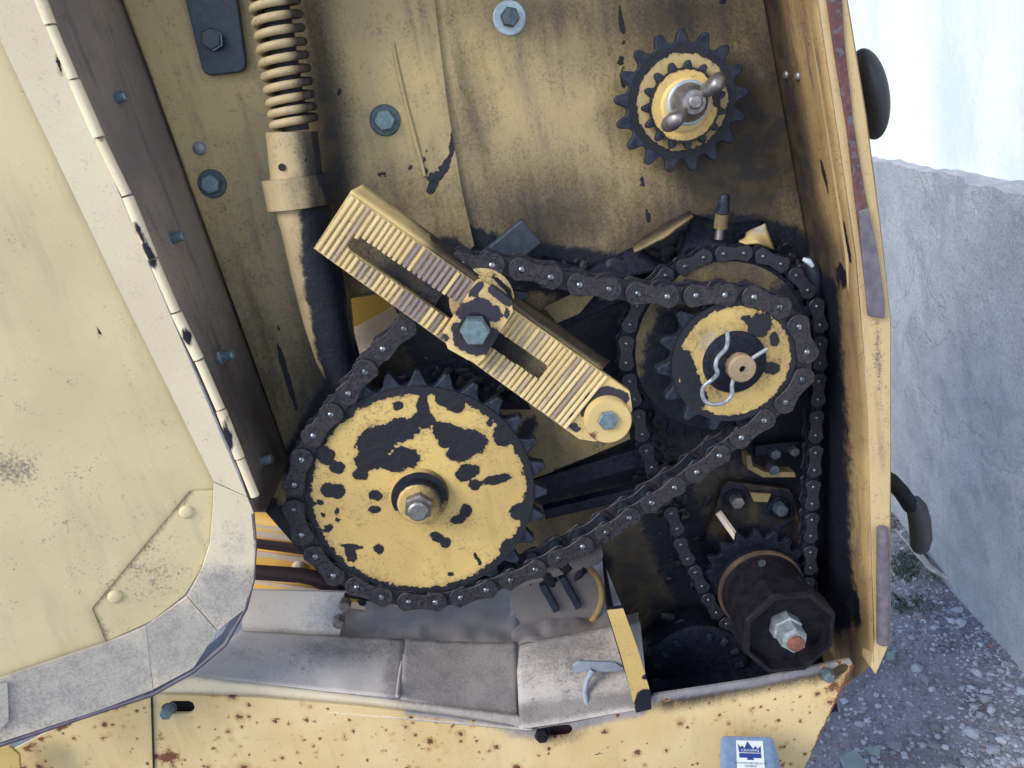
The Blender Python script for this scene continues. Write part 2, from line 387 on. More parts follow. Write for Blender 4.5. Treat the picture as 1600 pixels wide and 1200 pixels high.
M['white'] = t.out(t.mix(t.step(a, 0.4, 0.68), (0.88, 0.885, 0.88), (0.70, 0.76, 0.77)), 0.9, 0, b, 0.4, 0.004)
t = NT('dusty ground'); a = t.noise(7, 6, 0.62); b = t.noise(120, 5, 0.7); e = t.noise(30, 5)
col = t.mix(t.step(a, 0.4, 0.6), (0.19, 0.18, 0.20), (0.29, 0.28, 0.30)); col = t.mix(t.step(b, 0.52, 0.68), col, (0.13, 0.12, 0.12))
M['ground'] = t.out(col, 0.95, 0, t.math('ADD', b, e), 0.8, 0.006)
t = NT('pebble'); r = t.oi.outputs['Random']; g = t.n.new('ShaderNodeAttribute'); g.attribute_name = 'tone'
col = t.mix(t.step(g.outputs['Fac'], 0.0, 1.0), (0.16, 0.16, 0.175), (0.42, 0.43, 0.47)); col = t.mix(t.step(g.outputs['Fac'], 0.965, 0.975), col, (0.26, 0.16, 0.14))
M['pebble'] = t.out(col, 0.9)
t = NT('weed'); g = t.noise(20, 3)
M['weed'] = t.out(t.mix(g, (0.03, 0.055, 0.035), (0.055, 0.085, 0.05)), 0.7)
M['stick'] = simple('grey stick', (0.34, 0.31, 0.29), (0.25, 0.22, 0.21), 0.9, 0, 60, 0.5, 0.002)
M['slate'] = simple('green grey shard', (0.20, 0.25, 0.24), (0.25, 0.29, 0.28), 0.7, 0, 60, 0.3, 0.002)

# ------------------------------------------------------------------ common hardware
def mesh_bolt(R, hgt, seg=6, dome=0.25):
    return lathe_mesh([(0, 0), (R, 0), (R, -hgt*0.8), (R*0.88, -hgt), (R*0.5, -hgt*(1+dome*0.1)), (0, -hgt*(1+dome*0.1))], seg, 0.3)
def bolt(parent, x, y, Y, wpx, hpx, hgt=0.008, wm='washer', hm='zinc', wthick=0.002, phase=None):
    wr = rad(x, y, Y, wpx); hr = rad(x, y, Y, hpx)
    c = P(x, y, Y)
    me = mesh_bolt(hr, hgt); smooth(me, 25)
    b = place('bolt', me, M[hm], parent, c+Vector((0, -wthick, 0)), (0, random.uniform(0, 1) if phase is None else phase, 0))
    if wpx:
        me = lathe_mesh([(0, 0), (wr, 0), (wr, -wthick*0.6), (wr*0.93, -wthick), (0, -wthick)], 32); smooth(me, 25)
        place('washer', me, M[wm], b, c)
    return b

# ------------------------------------------------------------------ the place: ground, wall
YF = -0.124
gme = []
vs_, fs = [], []
xs = [-40, -12, -4, -1.5]+[ -0.6+0.05*i for i in range(40)]+[2, 4, 12, 40]
ys = [-40, -12, -4, -1.5]+[-0.8+0.05*i for i in range(60)]+[3, 5, 12, 40]
for y in ys:
    for x in xs:
        z = 0.012*noise.noise(Vector((x*3, y*3, 0)))+0.005*noise.noise(Vector((x*11, y*11, 3))) if -1 < x < 1.5 and -1 < y < 2.4 else 0
        vs_.append((x, y, z))
for j in range(len(ys)-1):
    for i in range(len(xs)-1):
        k = j*len(xs)+i; fs.append((k, k+1, k+len(xs)+1, k+len(xs)))
me = mesh(vs_, fs); smooth(me, 80)
g = place('ground', me, M['ground']); g['kind'] = 'structure'

B0, B1 = PZ(1390, 780), PZ(1600, 1030)
wd = (B1-B0); wd.z = 0; wd.normalize(); wnrm = Vector((wd.y, -wd.x, 0)); wnrm = wnrm if wnrm.x < 0 else -wnrm
def wall_pt(s, z, off): q = B0+wd*s-wnrm*off; return Vector((q.x, q.y, z))
def rough_wall(name, z0, z1, off0, thick, mat, amp, ragged, label, cat):
    n, m = (420, 60) if ragged else (80, 20); s0, s1 = (-1.6, 1.2) if ragged else (-5.0, 3.0)
    vs_, fs = [], []
    for j in range(m+1):
        for i in range(n+1):
            s = s0+(s1-s0)*i/n; v = j/m
            z = z0+(z1-z0)*v
            if j == m: z += ragged*(noise.noise(Vector((s*7, 1, 0)))+0.6*noise.noise(Vector((s*23, 2, 0))))
            q = Vector((s*4, z*4, off0*9))
            o = off0+amp*(noise.noise(q)+0.6*noise.noise(q*3.1)+0.3*noise.noise(q*8))
            q_ = wall_pt(s, z, o)
            if ragged:
                X_, Y_ = pix(q_); o -= 0.022/(1+math.exp(-max(-30, min(30, (X_-1500+(Y_-330)*0.43+8*noise.noise(q*4))/5))))
                q_ = wall_pt(s, z, o)
            vs_.append(q_)
    for j in range(m):
        for i in range(n):
            k = j*(n+1)+i; fs.append((k, k+1, k+n+2, k+n+1))
    k0 = len(vs_)
    for i in range(n+1):
        s = s0+(s1-s0)*i/n; t_ = vs_[m*(n+1)+i]; vs_.append(wall_pt(s, t_.z+0.004, off0+thick)); vs_.append(wall_pt(s, z0, off0+thick))
    for i in range(n):
        a = m*(n+1)+i; fs.append((a, a+1, k0+2*(i+1), k0+2*i)); fs.append((k0+2*i, k0+2*i+2, k0+2*i+3, k0+2*i+1))
    o = own(name, mesh(vs_, fs), mat, None, 70); tag(o, label, cat); return o
rough_wall('concrete_wall', -0.02, 0.848, 0.0, 0.30, M['concrete'], 0.0045, 0.007, 'low rough grey concrete wall beside the machine', 'wall')
rough_wall('white_wall', 0.0, 2.6, 0.025, 0.18, M['white'], 0.005, 0.0, 'bright whitewashed wall rising behind the low concrete wall', 'wall')

# pebbles, weeds, shards
def pebbles():
    base = bmesh.new(); bmesh.ops.create_icosphere(base, subdivisions=1, radius=1); bv = [v.co.copy() for v in base.verts]; bf = [[v.index for v in f.verts] for f in base.faces]; base.free()
    vs_, fs, tone = [], [], []
    rnd = random.Random(3); n = 0
    while n < 11000:
        x, y = rnd.uniform(1200, 1640), rnd.uniform(760, 1260)
        if rnd.random() < 0.65 and y > 1020 and x < 1500: continue
        q = PZ(x, y)
        if (q-B0).dot(wnrm) < 0.01 and rnd.random() < 0.9: continue
        n += 1
        r = 0.0015*math.exp(rnd.gauss(0, 0.65)); r = min(r, 0.011)
        sc = (rnd.uniform(0.8, 1.6), rnd.uniform(0.8, 1.6), rnd.uniform(0.4, 0.9)); a = rnd.uniform(0, 6.3); c, s = math.cos(a), math.sin(a)
        z = 0.012*noise.noise(Vector((q.x*3, q.y*3, 0)))+0.005*noise.noise(Vector((q.x*11, q.y*11, 3)))
        k = len(vs_); tv = rnd.random()
        for v in bv:
            j = rnd.uniform(0.8, 1.15); X, Y_ = v.x*sc[0]*r*j, v.y*sc[1]*r*j
            vs_.append((q.x+X*c-Y_*s, q.y+X*s+Y_*c, z+v.z*sc[2]*r*j+r*0.2)); tone.append(tv)
        fs += [tuple(k+i for i in f) for f in bf]
    me = mesh(vs_, fs); at = me.attributes.new('tone', 'FLOAT', 'POINT'); at.data.foreach_set('value', tone)
    o = own('gravel', me, M['pebble']); tag(o, 'loose grey gravel scattered over the dusty ground', 'gravel', None, 'stuff')
pebbles()
def weeds():
    vs_, fs = [], []; rnd = random.Random(5)
    for _ in range(900):
        if rnd.random() < 0.75: x, y = rnd.gauss(1412, 16), rnd.uniform(800, 960)
        else: x, y = rnd.uniform(1395, 1470), rnd.uniform(790, 960)
        if noise.noise(Vector((x*0.03, y*0.03, 1))) < -0.05: continue
        q = PZ(x, y); h_ = rnd.uniform(0.004, 0.012); a = rnd.uniform(0, 6.3); ln = Vector((math.cos(a), math.sin(a), 0))*h_*rnd.uniform(0.4, 1.2); sd_ = Vector((-math.sin(a), math.cos(a), 0))*rnd.uniform(0.0012, 0.003)
        k = len(vs_); vs_ += [q-sd_*0.4, q+sd_*0.4, q+ln*0.6+sd_+Vector((0, 0, h_*0.8)), q+ln+Vector((0, 0, h_)), q+ln*0.6-sd_+Vector((0, 0, h_*0.8))]
        fs.append((k, k+1, k+2, k+3, k+4))
    o = own('weeds', mesh(vs_, fs), M['weed']); tag(o, 'small green weeds growing at the foot of the wall', 'weeds', None, 'stuff')
weeds()
def ground_slab(name, px, th, mat, label, cat):
    pts = [PZ(x, y, th+0.012) for x, y in px]
    o = own(name, slab_mesh(pts, Vector((0, 0, -th))), mat, bevel=0.001); return tag(o, label, cat)
ground_slab('shard', [(1312, 1182), (1335, 1170), (1352, 1188), (1358, 1215), (1322, 1212)], 0.005, M['slate'], 'largest green grey shard lying at the bottom of the gravel', 'shard')
ground_slab('shard', [(1352, 1162+6), (1378, 1163), (1374, 1180), (1360, 1176)], 0.004, M['slate'], 'small four sided green grey shard above the largest shard', 'shard')
ground_slab('shard', [(1386, 1018), (1398, 1016), (1399, 1028), (1384, 1030)], 0.004, M['slate'], 'pale shard on the gravel just right of the frame corner', 'shard')
st_ = tube('stick', [PZ(1432, 862, 0.02), PZ(1455, 888, 0.016), PZ(1492, 910, 0.014)], [0.008, 0.0075, 0.004], M['stick'], None, 7); tag(st_, 'pale dry stick lying on the ground by the wall', 'stick')
st_ = tube('stick', [PZ(1400, 828, 0.02), PZ(1416, 846, 0.016), PZ(1428, 862, 0.014)], [0.003, 0.003, 0.002], M['stick'], None, 6); tag(st_, 'thin twig on the weeds under the lever', 'stick')

# ------------------------------------------------------------------ machine housing
hous = thing('machine_housing', 'yellow sheet metal machine housing with an open oily drive compartment', 'machine', P(700, 1000, 0.0))
soot_shade = [('e', 1120, 560, 190, 250, 0, 1.25), ('e', 900, 640, 260, 190, 30, 1.0), ('e', 1050, 900, 260, 230, 0, 0.95), ('e', 1150, 230, 110, 150, 0, 1.05), ('e', 850, 345, 200, 100, 0, 0.72), ('e', 620, 380, 110, 80, 0, .6), ('e', 1200, 420, 110, 120, 0, .95),  # oily dirt, with recess shade painted in toward the lower right
        ('e', 1060, 20, 190, 110, 0, 0.72), ('e', 1000, 180, 70, 120, 0, .55), ('e', 560, 640, 130, 200, 0, 0.9), ('e', 720, 470, 160, 120, 0, 0.9), ('e', 860, 20, 200, 90, 0, 0.5), ('e', 740, 200, 40, 260, -8, .5), ('e', 420, 600, 80, 170, -20, 0.62), ('e', 516, 220, 34, 300, -8, 0.85),  # tall ellipse right of the spring is its cast shadow, painted on
        ('e', 330, 450, 120, 200, -20, 0.45), ('e', 650, 330, 120, 90, 0, 0.5), ('e', 450, 30, 60, 200, -8, 0.6), ('e', 1230, 200, 50, 330, -12, 0.8)]
grease = [('l', [(700, 390), (850, 420), (980, 440), (1060, 400), (1130, 370), (1220, 390), (1275, 470)], 38, 1.1), ('e', 1130, 560, 150, 175, 0, 1.0), ('l', [(1000, 600), (1030, 760), (1100, 930)], 48, 1.0),
          ('e', 930, 520, 95, 75, 20, 0.9), ('l', [(1265, 480), (1262, 900)], 42, 1.0), ('l', [(560, 560), (470, 720)], 35, 1.0), ('e', 700, 540, 130, 60, 30, 0.9), ('l', [(850, 760), (1010, 720)], 30, 0.9), ('e', 1200, 770, 90, 80, 0, 0.7),
          ('e', 1150, 980, 140, 80, 0, 0.9), ('l', [(405, 800), (530, 930)], 34, 1.1), ('l', [(530, 930), (800, 920), (940, 880)], 20, 0.9), ('e', 1085, 860, 30, 90, -20, 0.6)]
chip = [('l', [(972, 0), (972, 45)], 4.5), ('e', 971, 65, 5, 9, 0), ('e', 970, 95, 8, 7, 0), ('e', 974, 122, 6, 16, 0), ('e', 1002, 285, 6, 9, 0), ('l', [(1013, 330), (1015, 345)], 5), ('e', 1130, 2, 7, 6, 0),
        ('l', [(432, 508), (440, 560), (456, 615), (470, 648)], 3.4)]
back_out = [(85, -260), (150, -90), (446, 715), (415, 800), (530, 932), (640, 950), (800, 912), (940, 870), (1010, 1040), (1284, 1040), (1281, 909), (1266, 378), (1180, -90), (1150, -260)]
hole_px = [(548, 466), (588, 460), (612, 474), (628, 502), (562, 556), (553, 520)]
pslab('back_panel', back_out, 0.0, 0.003, M['panel'], hous, [hole_px], 0.006, fields={'soot_shade': soot_shade, 'grease': grease, 'chip': chip})
# left half of the back is a second sheet lapped over the first
lap_out = [(104, -256), (640, -256), (668, -88), (681, 20), (700, 170), (722, 300), (741, 384), (700, 420), (640, 455), (590, 455), (546, 462), (552, 520), (562, 558), (500, 640), (448, 706)]
lchip = [('l', [(680, 272), (672, 300)], 7), ('l', [(700, 252), (676, 292)], 6), ('e', 664, 268, 4, 10, -10), ('e', 596, 268, 8, 5, 0), ('l', [(598, 270), (600, 285)], 4), ('l', [(709, 205), (705, 240)], 4), ('e', 640, 262, 3, 3, 0),
         ('l', [(432, 508), (440, 560), (456, 615), (470, 648)], 3.4), ('e', 335, 318, 3, 3, 0), ('e', 530, 143, 3, 4, 0), ('l', [(663, 230), (668, 285)], 2.5)]
lap = pslab('lapped_sheet', lap_out, -0.0045, 0.003, M['panel'], hous, (), 0.006, fields={'soot_shade': soot_shade, 'grease': [('l', [(700, 400), (640, 470)], 30), ('l', [(560, 560), (470, 720)], 30)], 'chip': lchip})
tube('weld_ridge', [P(614, 66, -0.005), P(622, 110, -0.005), P(634, 160, -0.005), P(648, 215, -0.005), P(664, 275, -0.005)], [0.0012, 0.0022, 0.0018, 0.0024, 0.0015], M['panel'], hous, 8)
# sides of the compartment
def strip(name, back, front, mat, n=18, fields=None, Y0=0.0, Y1=YF, amp=0.0):
    """sheet between a line on the back plane and a line on the front plane"""
    def rs(l, t):
        k = t*(len(l)-1); i = min(int(k), len(l)-2); f = k-i; return (l[i][0]*(1-f)+l[i+1][0]*f, l[i][1]*(1-f)+l[i+1][1]*f)
    nv = 12; vs_, fs = [], []
    for i in range(n+1):
        a = P(*rs(back, i/n), Y0); b = P(*rs(front, i/n), Y1)
        for j in range(nv+1): vs_.append(a.lerp(b, j/nv)+Vector((1, 0, 0))*amp*noise.noise(a.lerp(b, j/nv)*18))
    for i in range(n):
        for j in range(nv):
            k = i*(nv+1)+j; fs.append((k, k+1, k+nv+2, k+nv+1))
    me = mesh(vs_, fs)
    if fields: paint(me, fields)
    o = own(name, me, mat, hous, 60); m = o.modifiers.new('sheet', 'SOLIDIFY'); m.thickness = 0.002; m.offset = 0
    return o
strip('left_side_sheet', [(90, -260), (158, -90), (310, 330), (452, 716), (414, 800)], [(-52, -270), (20, -100), (205, 340), (372, 730), (396, 800)], M['jambl'], 40, {'soot_shade': [('e', 400, 640, 90, 160, -20, 0.6)]}, amp=0.001)
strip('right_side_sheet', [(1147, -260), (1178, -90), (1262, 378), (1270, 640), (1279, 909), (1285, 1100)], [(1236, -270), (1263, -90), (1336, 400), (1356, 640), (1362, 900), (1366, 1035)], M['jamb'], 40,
      {'soot_shade': [('l', [(1268, 400), (1290, 909)], 38, 1.15), ('l', [(1185, -90), (1270, 378)], 24, 0.95), ('l', [(1230, -90), (1310, 378), (1335, 900)], 46, 0.24), ('e', 1320, 960, 40, 60, 0, .6)], 'grease': [('l', [(1274, 460), (1294, 920)], 38, 1.05), ('e', 1310, 960, 36, 40, 0, .8), ('l', [(1290, 405), (1345, 445)], 3), ('l', [(1295, 860), (1340, 930), (1345, 985)], 4)],
       'chip': [('l', [(1277, 220), (1290, 270)], 4), ('l', [(1315, 330), (1332, 420)], 3)], 'rust': []})
lip_in = [(1236, -270), (1263, -90), (1336, 400), (1356, 640), (1363, 900), (1367, 1000), (1361, 1042)]
lip_out = [(1368, 1054), (1388, 1008), (1391, 700), (1391, 500), (1374, 350), (1352, 180), (1308, -90), (1281, -270)]
pslab('front_lip', lip_in+lip_out, YF, 0.02, M['lip'], hous, (), 0.012, bevel=0.002, fields={'rust': [('e', 1382, 1000, 14, 12, 0, 0.8), ('e', 1372, 1050, 8, 8, 0, 0.8)], 'chip': [('e', 1363, 545, 3, 6, 0), ('e', 1362, 690, 3, 12, 0)], 'grime': [('l', [(1372, 500), (1374, 600)], 6, .8), ('l', [(1375, 600), (1378, 1000)], 20, .4)]})
sl = pslab('seal_strip', [(1255, -268), (1281, -268), (1313, -60), (1320, 60), (1334, 190), (1352, 300), (1369, 380), (1381, 470), (1381, 497), (1358, 493), (1345, 380), (1334, 290), (1324, 200), (1304, 80)], YF-0.0035, 0.003, M['sealr'], hous, bevel=0.001)
pslab('seal_strip', [(1343, 330), (1357, 325), (1372, 392), (1383, 470), (1383, 498), (1357, 494), (1347, 390)], YF-0.0065, 0.003, M['seal'], hous, bevel=0.001)
tube('edge_tube', [P(1379, 825, YF-0.006), P(1380, 900, YF-0.006), P(1380, 1004, YF-0.006)], [0.0055, 0.0065, 0.0065], M['seal'], hous, 14)
pslab('outer_side_plate', [(1283, -270), (1310, -90), (1354, 180), (1376, 350), (1392, 500), (1392, 1006), (1380, 1006), (1380, 500), (1364, 350), (1342, 180), (1298, -90), (1271, -270)], YF+0.02, 0.16, M['jamb'], hous)
patch('top_cover', P(-52, -270, YF), P(1240, -270, YF), P(1150, -258, 0.0), P(88, -258, 0.0), 10, 4, M['jamb'], hous)  # out-of-view top of the housing, added to cut light from above
# floor of the compartment, divider with its bright front flange
patch('compartment_floor', P(930, 1180, -0.13), P(1310, 1110, -0.125), P(1272, 985, -0.004), P(945, 1020, -0.004), 8, 8, M['grease'], hous, 0.003, 30)
pslab('divider_flange', [(949, 956), (956, 951), (973, 949), (996, 1012), (1017, 1084), (1018, 1108), (994, 1114), (972, 1030)], -0.137, 0.004, M['yellow'], hous, (), 0.003, bevel=0.0008,
      fields={'grease': [('l', [(1008, 1090), (1004, 1112)], 13, 1.1), ('e', 1008, 1058, 7, 5, 0), ('l', [(948, 950), (976, 946)], 4)]})
patch('divider_plate', P(942, 868, 0.0), P(949, 955, -0.135), P(996, 1110, -0.135), P(990, 1120, 0.0), 6, 8, M['grease'], hous)
# bolts and rivets in the back
pslab('bottom_flange', [(800, 893), (940, 848), (943, 874), (935, 882), (806, 919)], -0.005, 0.004, M['jambl'], hous, (), 0.006, bevel=0.001, fields={'soot_shade': [('l', [(800, 890), (940, 848)], 14, .8)], 'grime': lambda v: .4})
bolt(hous, 602, 188, -0.0045, 24, 17, 0.007); bolt(hous, 332, 287, -0.0045, 22.5, 16, 0.007); bolt(hous, 796, 28, 0.0, 26, 15, 0.010, 'pale', 'washer')
def rivet(parent, x, y, Y, r, m='steel', name='rivet', axis=None):
    R_ = rad(x, y, Y, r); return lathe(name, P(x, y, Y), [(0, 0), (R_, 0), (R_*0.92, -R_*0.35), (R_*0.6, -R_*0.62), (0, -R_*0.75)], M[m], parent, 20, 60, axis=axis)
rivet(hous, 312, 232, -0.0045, 11, 'silver')
for x, y in ((1229, 117), (1247, 119)): rivet(hous, x, y, -0.028 if x < 1240 else -0.058, 7, 'steel', axis=(-1, -0.25, 0.1))
# blue black strap at the top
sp_ = thing('strap', 'blue black steel strap bolted to the panel beside the spring', 'strap', P(340, 40, -0.01))
pslab('strap_plate', [(268, -90), (358, -90), (384, 98), (381, 109), (372, 113), (329, 118), (320, 115), (315, 106)], -0.013, 0.007, M['strap'], sp_, bevel=0.0012)
bolt(sp_, 333, 62, -0.013, 0, 17, 0.006, hm='strap'); lathe('bolt_ring', P(333, 62, -0.0195), [(0.0078, 0), (0.0092, 0), (0.0092, -0.0007), (0.0078, -0.0007), (0.0078, 0)], M['washer'], sp_, 6, 30, 0.3)

# ------------------------------------------------------------------ lower sill and dusty trough
sill_top = [(20, 1172), (120, 1120), (240, 1085), (400, 1090), (560, 1103), (700, 1120), (832, 1140), (900, 1128), (1000, 1108), (1022, 1086), (1180, 1062), (1298, 1036), (1328, 1030), (1334, 1040)]
sill_px = sill_top+[(1300, 1110), (1240, 1235), (1150, 1420), (-60, 1420), (-60, 1230)]
slot = lambda cx, cy, L, r, an: [(cx+math.cos(an)*s*L+r*math.cos(an+a0), cy+math.sin(an)*s*L+r*math.sin(an+a0)) for s, a0 in [(1, q*pi/8-pi/2) for q in range(9)]+[(-1, q*pi/8+pi/2) for q in range(9)]]
pslab('sill_panel', sill_px, -0.130, 0.003, M['sill'], hous, [slot(283, 1105, 11, 10, 0.0), slot(866, 1143, 20, 9, -0.1), slot(1310, 1050, 9, 9, -0.5)], 0.008,
      fields={'dust': [('l', [(640, 1108), (760, 1122), (832, 1140), (900, 1128), (1000, 1108)], 11, 1.0), ('e', 832, 1138, 45, 14, 0), ('l', [(1020, 1088), (1180, 1064), (1330, 1032)], 9, 0.95)],
              'rust': [('e', 250, 1150, 14, 22, 0, 0.6), ('e', 262, 1185, 26, 20, 0, 0.72), ('e', 60, 1170, 20, 14, 0, 0.6), ('e', 215, 1110, 14, 10, 0, .5), ('l', [(300, 1150), (560, 1158)], 2.5, .6), ('e', 330, 1160, 22, 10, 0, .45), ('e', 1180, 1130, 30, 14, 20, .5), ('e', 1080, 1180, 22, 12, 0, .5), ('l', [(30, 1176), (120, 1122), (240, 1088)], 5, 0.75), ('e', 1305, 1075, 22, 16, 0, 0.7), ('l', [(1334, 1040), (1270, 1180)], 6, 0.85), ('e', 345, 1080, 12, 4, 0, 0.7)],
              'soot_shade': [('l', [(1040, 1096), (1300, 1045)], 14, 0.8), ('e', 866, 1143, 34, 17, 0, 0.7)]})
bar('panel_joint', P(237, 1088, -0.1312), P(243, 1300, -0.1312), 0.0016, 0.0012, M['hole'], hous, 0, Vector((0, 1, 0)))
bolt(hous, 265, 1105, -0.128, 12, 10, 0.010); bolt(hous, 846, 1143, -0.126, 14, 11, 0.008, 'grease', 'drum'); bolt(hous, 1291, 1053, -0.131, 11, 9, 0.006, 'washer', 'zinc')
pslab('slot_backing', [(255, 1090), (310, 1090), (310, 1122), (255, 1122)], -0.118, 0.002, M['hole'], hous); pslab('slot_backing', [(832, 1132), (898, 1130), (898, 1156), (832, 1156)], -0.118, 0.002, M['maroon'], hous)
pslab('corner_tab', [(-30, 1172), (14, 1166), (30, 1180), (34, 1230), (-30, 1230)], -0.16, 0.003, M['yellow'], hous, bevel=0.0008)

tr = thing('pickup_trough', 'dust caked grey sheet metal trough under the large sprocket', 'trough', P(650, 1080, -0.08))
M_d = M['dust']
patch('ledge', P(225, 1088, -0.128), P(835, 1142, -0.1315), P(812, 1118, -0.116), P(300, 1056, -0.115), 60, 4, M['rim'], tr, 0.0006, 60, fields={'dust': [('e', 830, 1120, 150, 60, 0, 1.6), ('l', [(300, 1058), (560, 1081)], 3, 0.8), ('e', 660, 1100, 40, 16, 0, .7)]})
patch('lower_sheet', P(296, 1057, -0.115), P(626, 1092, -0.115), P(632, 1000, -0.035), P(376, 986, -0.035), 30, 16, M_d, tr, 0.0008, 30, fields={'dust': [('e', 540, 1015, 100, 30, 0, .7), ('l', [(630, 1000), (622, 1090)], 26, .9), ('e', 380, 1030, 50, 30, 0, .45)], 'grime': [('e', 430, 1040, 90, 50, 0, .45)]})
patch('middle_sheet', P(626, 1092, -0.1155), P(812, 1128, -0.1155), P(806, 1004, -0.033), P(630, 998, -0.033), 24, 16, M_d, tr, 0.001, 25, fields={'grime': [('e', 740, 1060, 130, 80, 0, .55)], 'dust': [('e', 740, 1060, 130, 80, 0, 1.1)]}, sag=lambda u, v: -0.0025*math.sin(pi*u))
patch('right_sheet', P(812, 1140, -0.131), P(1014, 1106, -0.131), P(1000, 970, -0.03), P(806, 1006, -0.03), 24, 16, M_d, tr, 0.001, 25, fields={'dust': [('l', [(812, 1118), (1000, 1092)], 16, 1), ('e', 880, 1010, 130, 70, 0, .75), ('e', 935, 1060, 90, 50, 0, .62)], 'grime': [('e', 900, 1040, 120, 80, 0, .5)]})
tube('weld_bead', [P(631, 1002, -0.037), P(628, 1030, -0.062), P(623, 1060, -0.09), P(620, 1088, -0.117)], [0.001, 0.0017, 0.0013, 0.0018], M_d, tr, 8)
M['lilac'] = painted('pale dusty plate', (0.66, 0.59, 0.52), (0.57, 0.51, 0.46), 0.3, 0.1, dustc=(0.36, 0.35, 0.38))
pslab('bolted_plate', [(378, 986), (530, 1002), (538, 925), (548, 926), (380, 922)], -0.028, 0.003, M['lilac'], tr, (), 0.006, bevel=0.001, fields={'dust': [('e', 520, 960, 40, 50, 0, .75), ('e', 440, 990, 60, 12, 0, .6)]})
for x, y in ((540, 939), (531, 966)): bolt(tr, x, y, -0.029, 0, 10, 0.010, hm='steel')
patch('caked_bed', P(528, 1004, -0.034), P(812, 1010, -0.034), P(800, 850, 0.24), P(536, 850, 0.18), 40, 24, M['mud'], tr, 0.008, 34, fields={'dust': [('e', 620, 985, 80, 20, 0, .6), ('e', 560, 960, 30, 30, 0, .7)]})
patch('caked_bed', P(800, 1008, -0.034), P(1000, 985, -0.034), P(985, 810, 0.24), P(790, 850, 0.24), 34, 24, M['mud'], tr, 0.007, 38, fields={'dust': [('e', 840, 960, 60, 40, 0, .8)]})
# round drum end with its rolled rim
dc = P(868, 932, 0.006); dR = rad(868, 932, 0.006, 72)
lathe('drum_end', dc, [(0, 0.012), (dR*0.5, 0.012), (dR*0.9, 0.006), (dR*0.97, 0)], M['mud'], tr, 40, 60)
tube('drum_rim', [dc+Vector((math.cos(a)*dR, -0.003, math.sin(a)*dR)) for a in [math.radians(-75+q*5) for q in range(32)]], 0.0042, M['jamb'], tr, 10)
for x0, y0, x1, y1 in ((846, 905, 868, 945), (876, 893, 902, 940)): own('slot_shade', bar_mesh(P(x0, y0, 0.012), P(x1, y1, 0.012), 0.008, 0.03, Vector((0, 1, 0))), M['hole'] if x0 > 1e4 else M['strap'], tr, bevel=0.001)  # dark bars stand in for the shaded slots of the drum end
hk = thing('hook', 'blue grey bent metal hook lying in the trough', 'hook', P(930, 1090, -0.11))
own('hook_arm', slab_mesh([P(x, y, -0.098) for x, y in ((895, 1040), (905, 1034), (962, 1036), (975, 1044), (972, 1050), (912, 1050), (897, 1054))], Vector((0, 0.004, 0))), M['hook'], hk, bevel=0.0008)
tube('hook_shank', [P(926, 1047, -0.100), P(917, 1062, -0.102), P(913, 1082, -0.108), P(917, 1102, -0.116)], [0.0035, 0.0035, 0.0033, 0.003], M['hook'], hk, 10)

# slatted guard seen in the gap by the door, and the sunlit inside seen through the hole in the back
gd = thing('slatted_guard', 'orange and cream slatted guard in the gap beside the door corner', 'guard', P(455, 900, 0.03))
for i, (ya, yb, m) in enumerate(((806, 842, 'orange'), (838, 905, 'orange'), (890, 935, 'orange'))):
    a = P(380, ya, 0.03); b = P(560, ya+26, 0.03)
    dz = (P(400, yb, 0.03)-P(400, ya, 0.03)).length
    vs_, fs = [], []
    prof = [(0.0, 0.012), (0.2, 0.004), (0.45, 0.0), (0.8, 0.001), (1.0, 0.010)]
    for q in (a, b):
        for f, y in prof: vs_.append(q+Vector((0, y, -dz*f)))
    n = len(prof)
    for k in range(n-1): fs.append((k, n+k, n+k+1, k+1))
    me = mesh(vs_, fs); paint(me, {'dust': lambda v, zz=a.z: 0.0})
    o = own('slat', me, M['orange'], gd, 60); o.modifiers.new('sheet', 'SOLIDIFY').thickness = 0.002
    # bleached face of the slat
    o2 = own('slat_face', slab_mesh([a+Vector((0, -0.002, -dz*0.30)), b+Vector((0, -0.002, -dz*0.30)), b+Vector((0, -0.001, -dz*0.86)), a+Vector((0, -0.001, -dz*0.86))], Vector((0, 0.002, 0))), M['cream'], gd)
bar('guard_bar', P(392, 848, 0.012), P(500, 862, 0.012), 0.010, 0.008, M['maroon'], gd, 0.002, Vector((0, 1, 0)))
tube('guard_bar', [P(385, 893, 0.0), P(470, 899, 0.0), P(490, 903, 0.0), P(526, 920, 0.0)], [0.0085, 0.0085, 0.009, 0.009], M['maroon'], gd, 12)
for x, y in ((466, 885), (512, 893)): rivet(gd, x, y, 0.026, 10, 'rim')
ins = thing('inner_sheets', 'sunlit cream and orange chute seen through the hole in the back', 'sheets', P(585, 510, 0.08))  # plain inner sheets of the machine, placed behind the hole
pslab('cream_sheet', [(520, 500), (660, 440), (700, 560), (520, 640)], 0.10, 0.003, M['cream'], ins)
pslab('orange_sheet', [(500, 420), (680, 400), (640, 463), (560, 508), (500, 530)], 0.075, 0.003, M['orange'], ins)

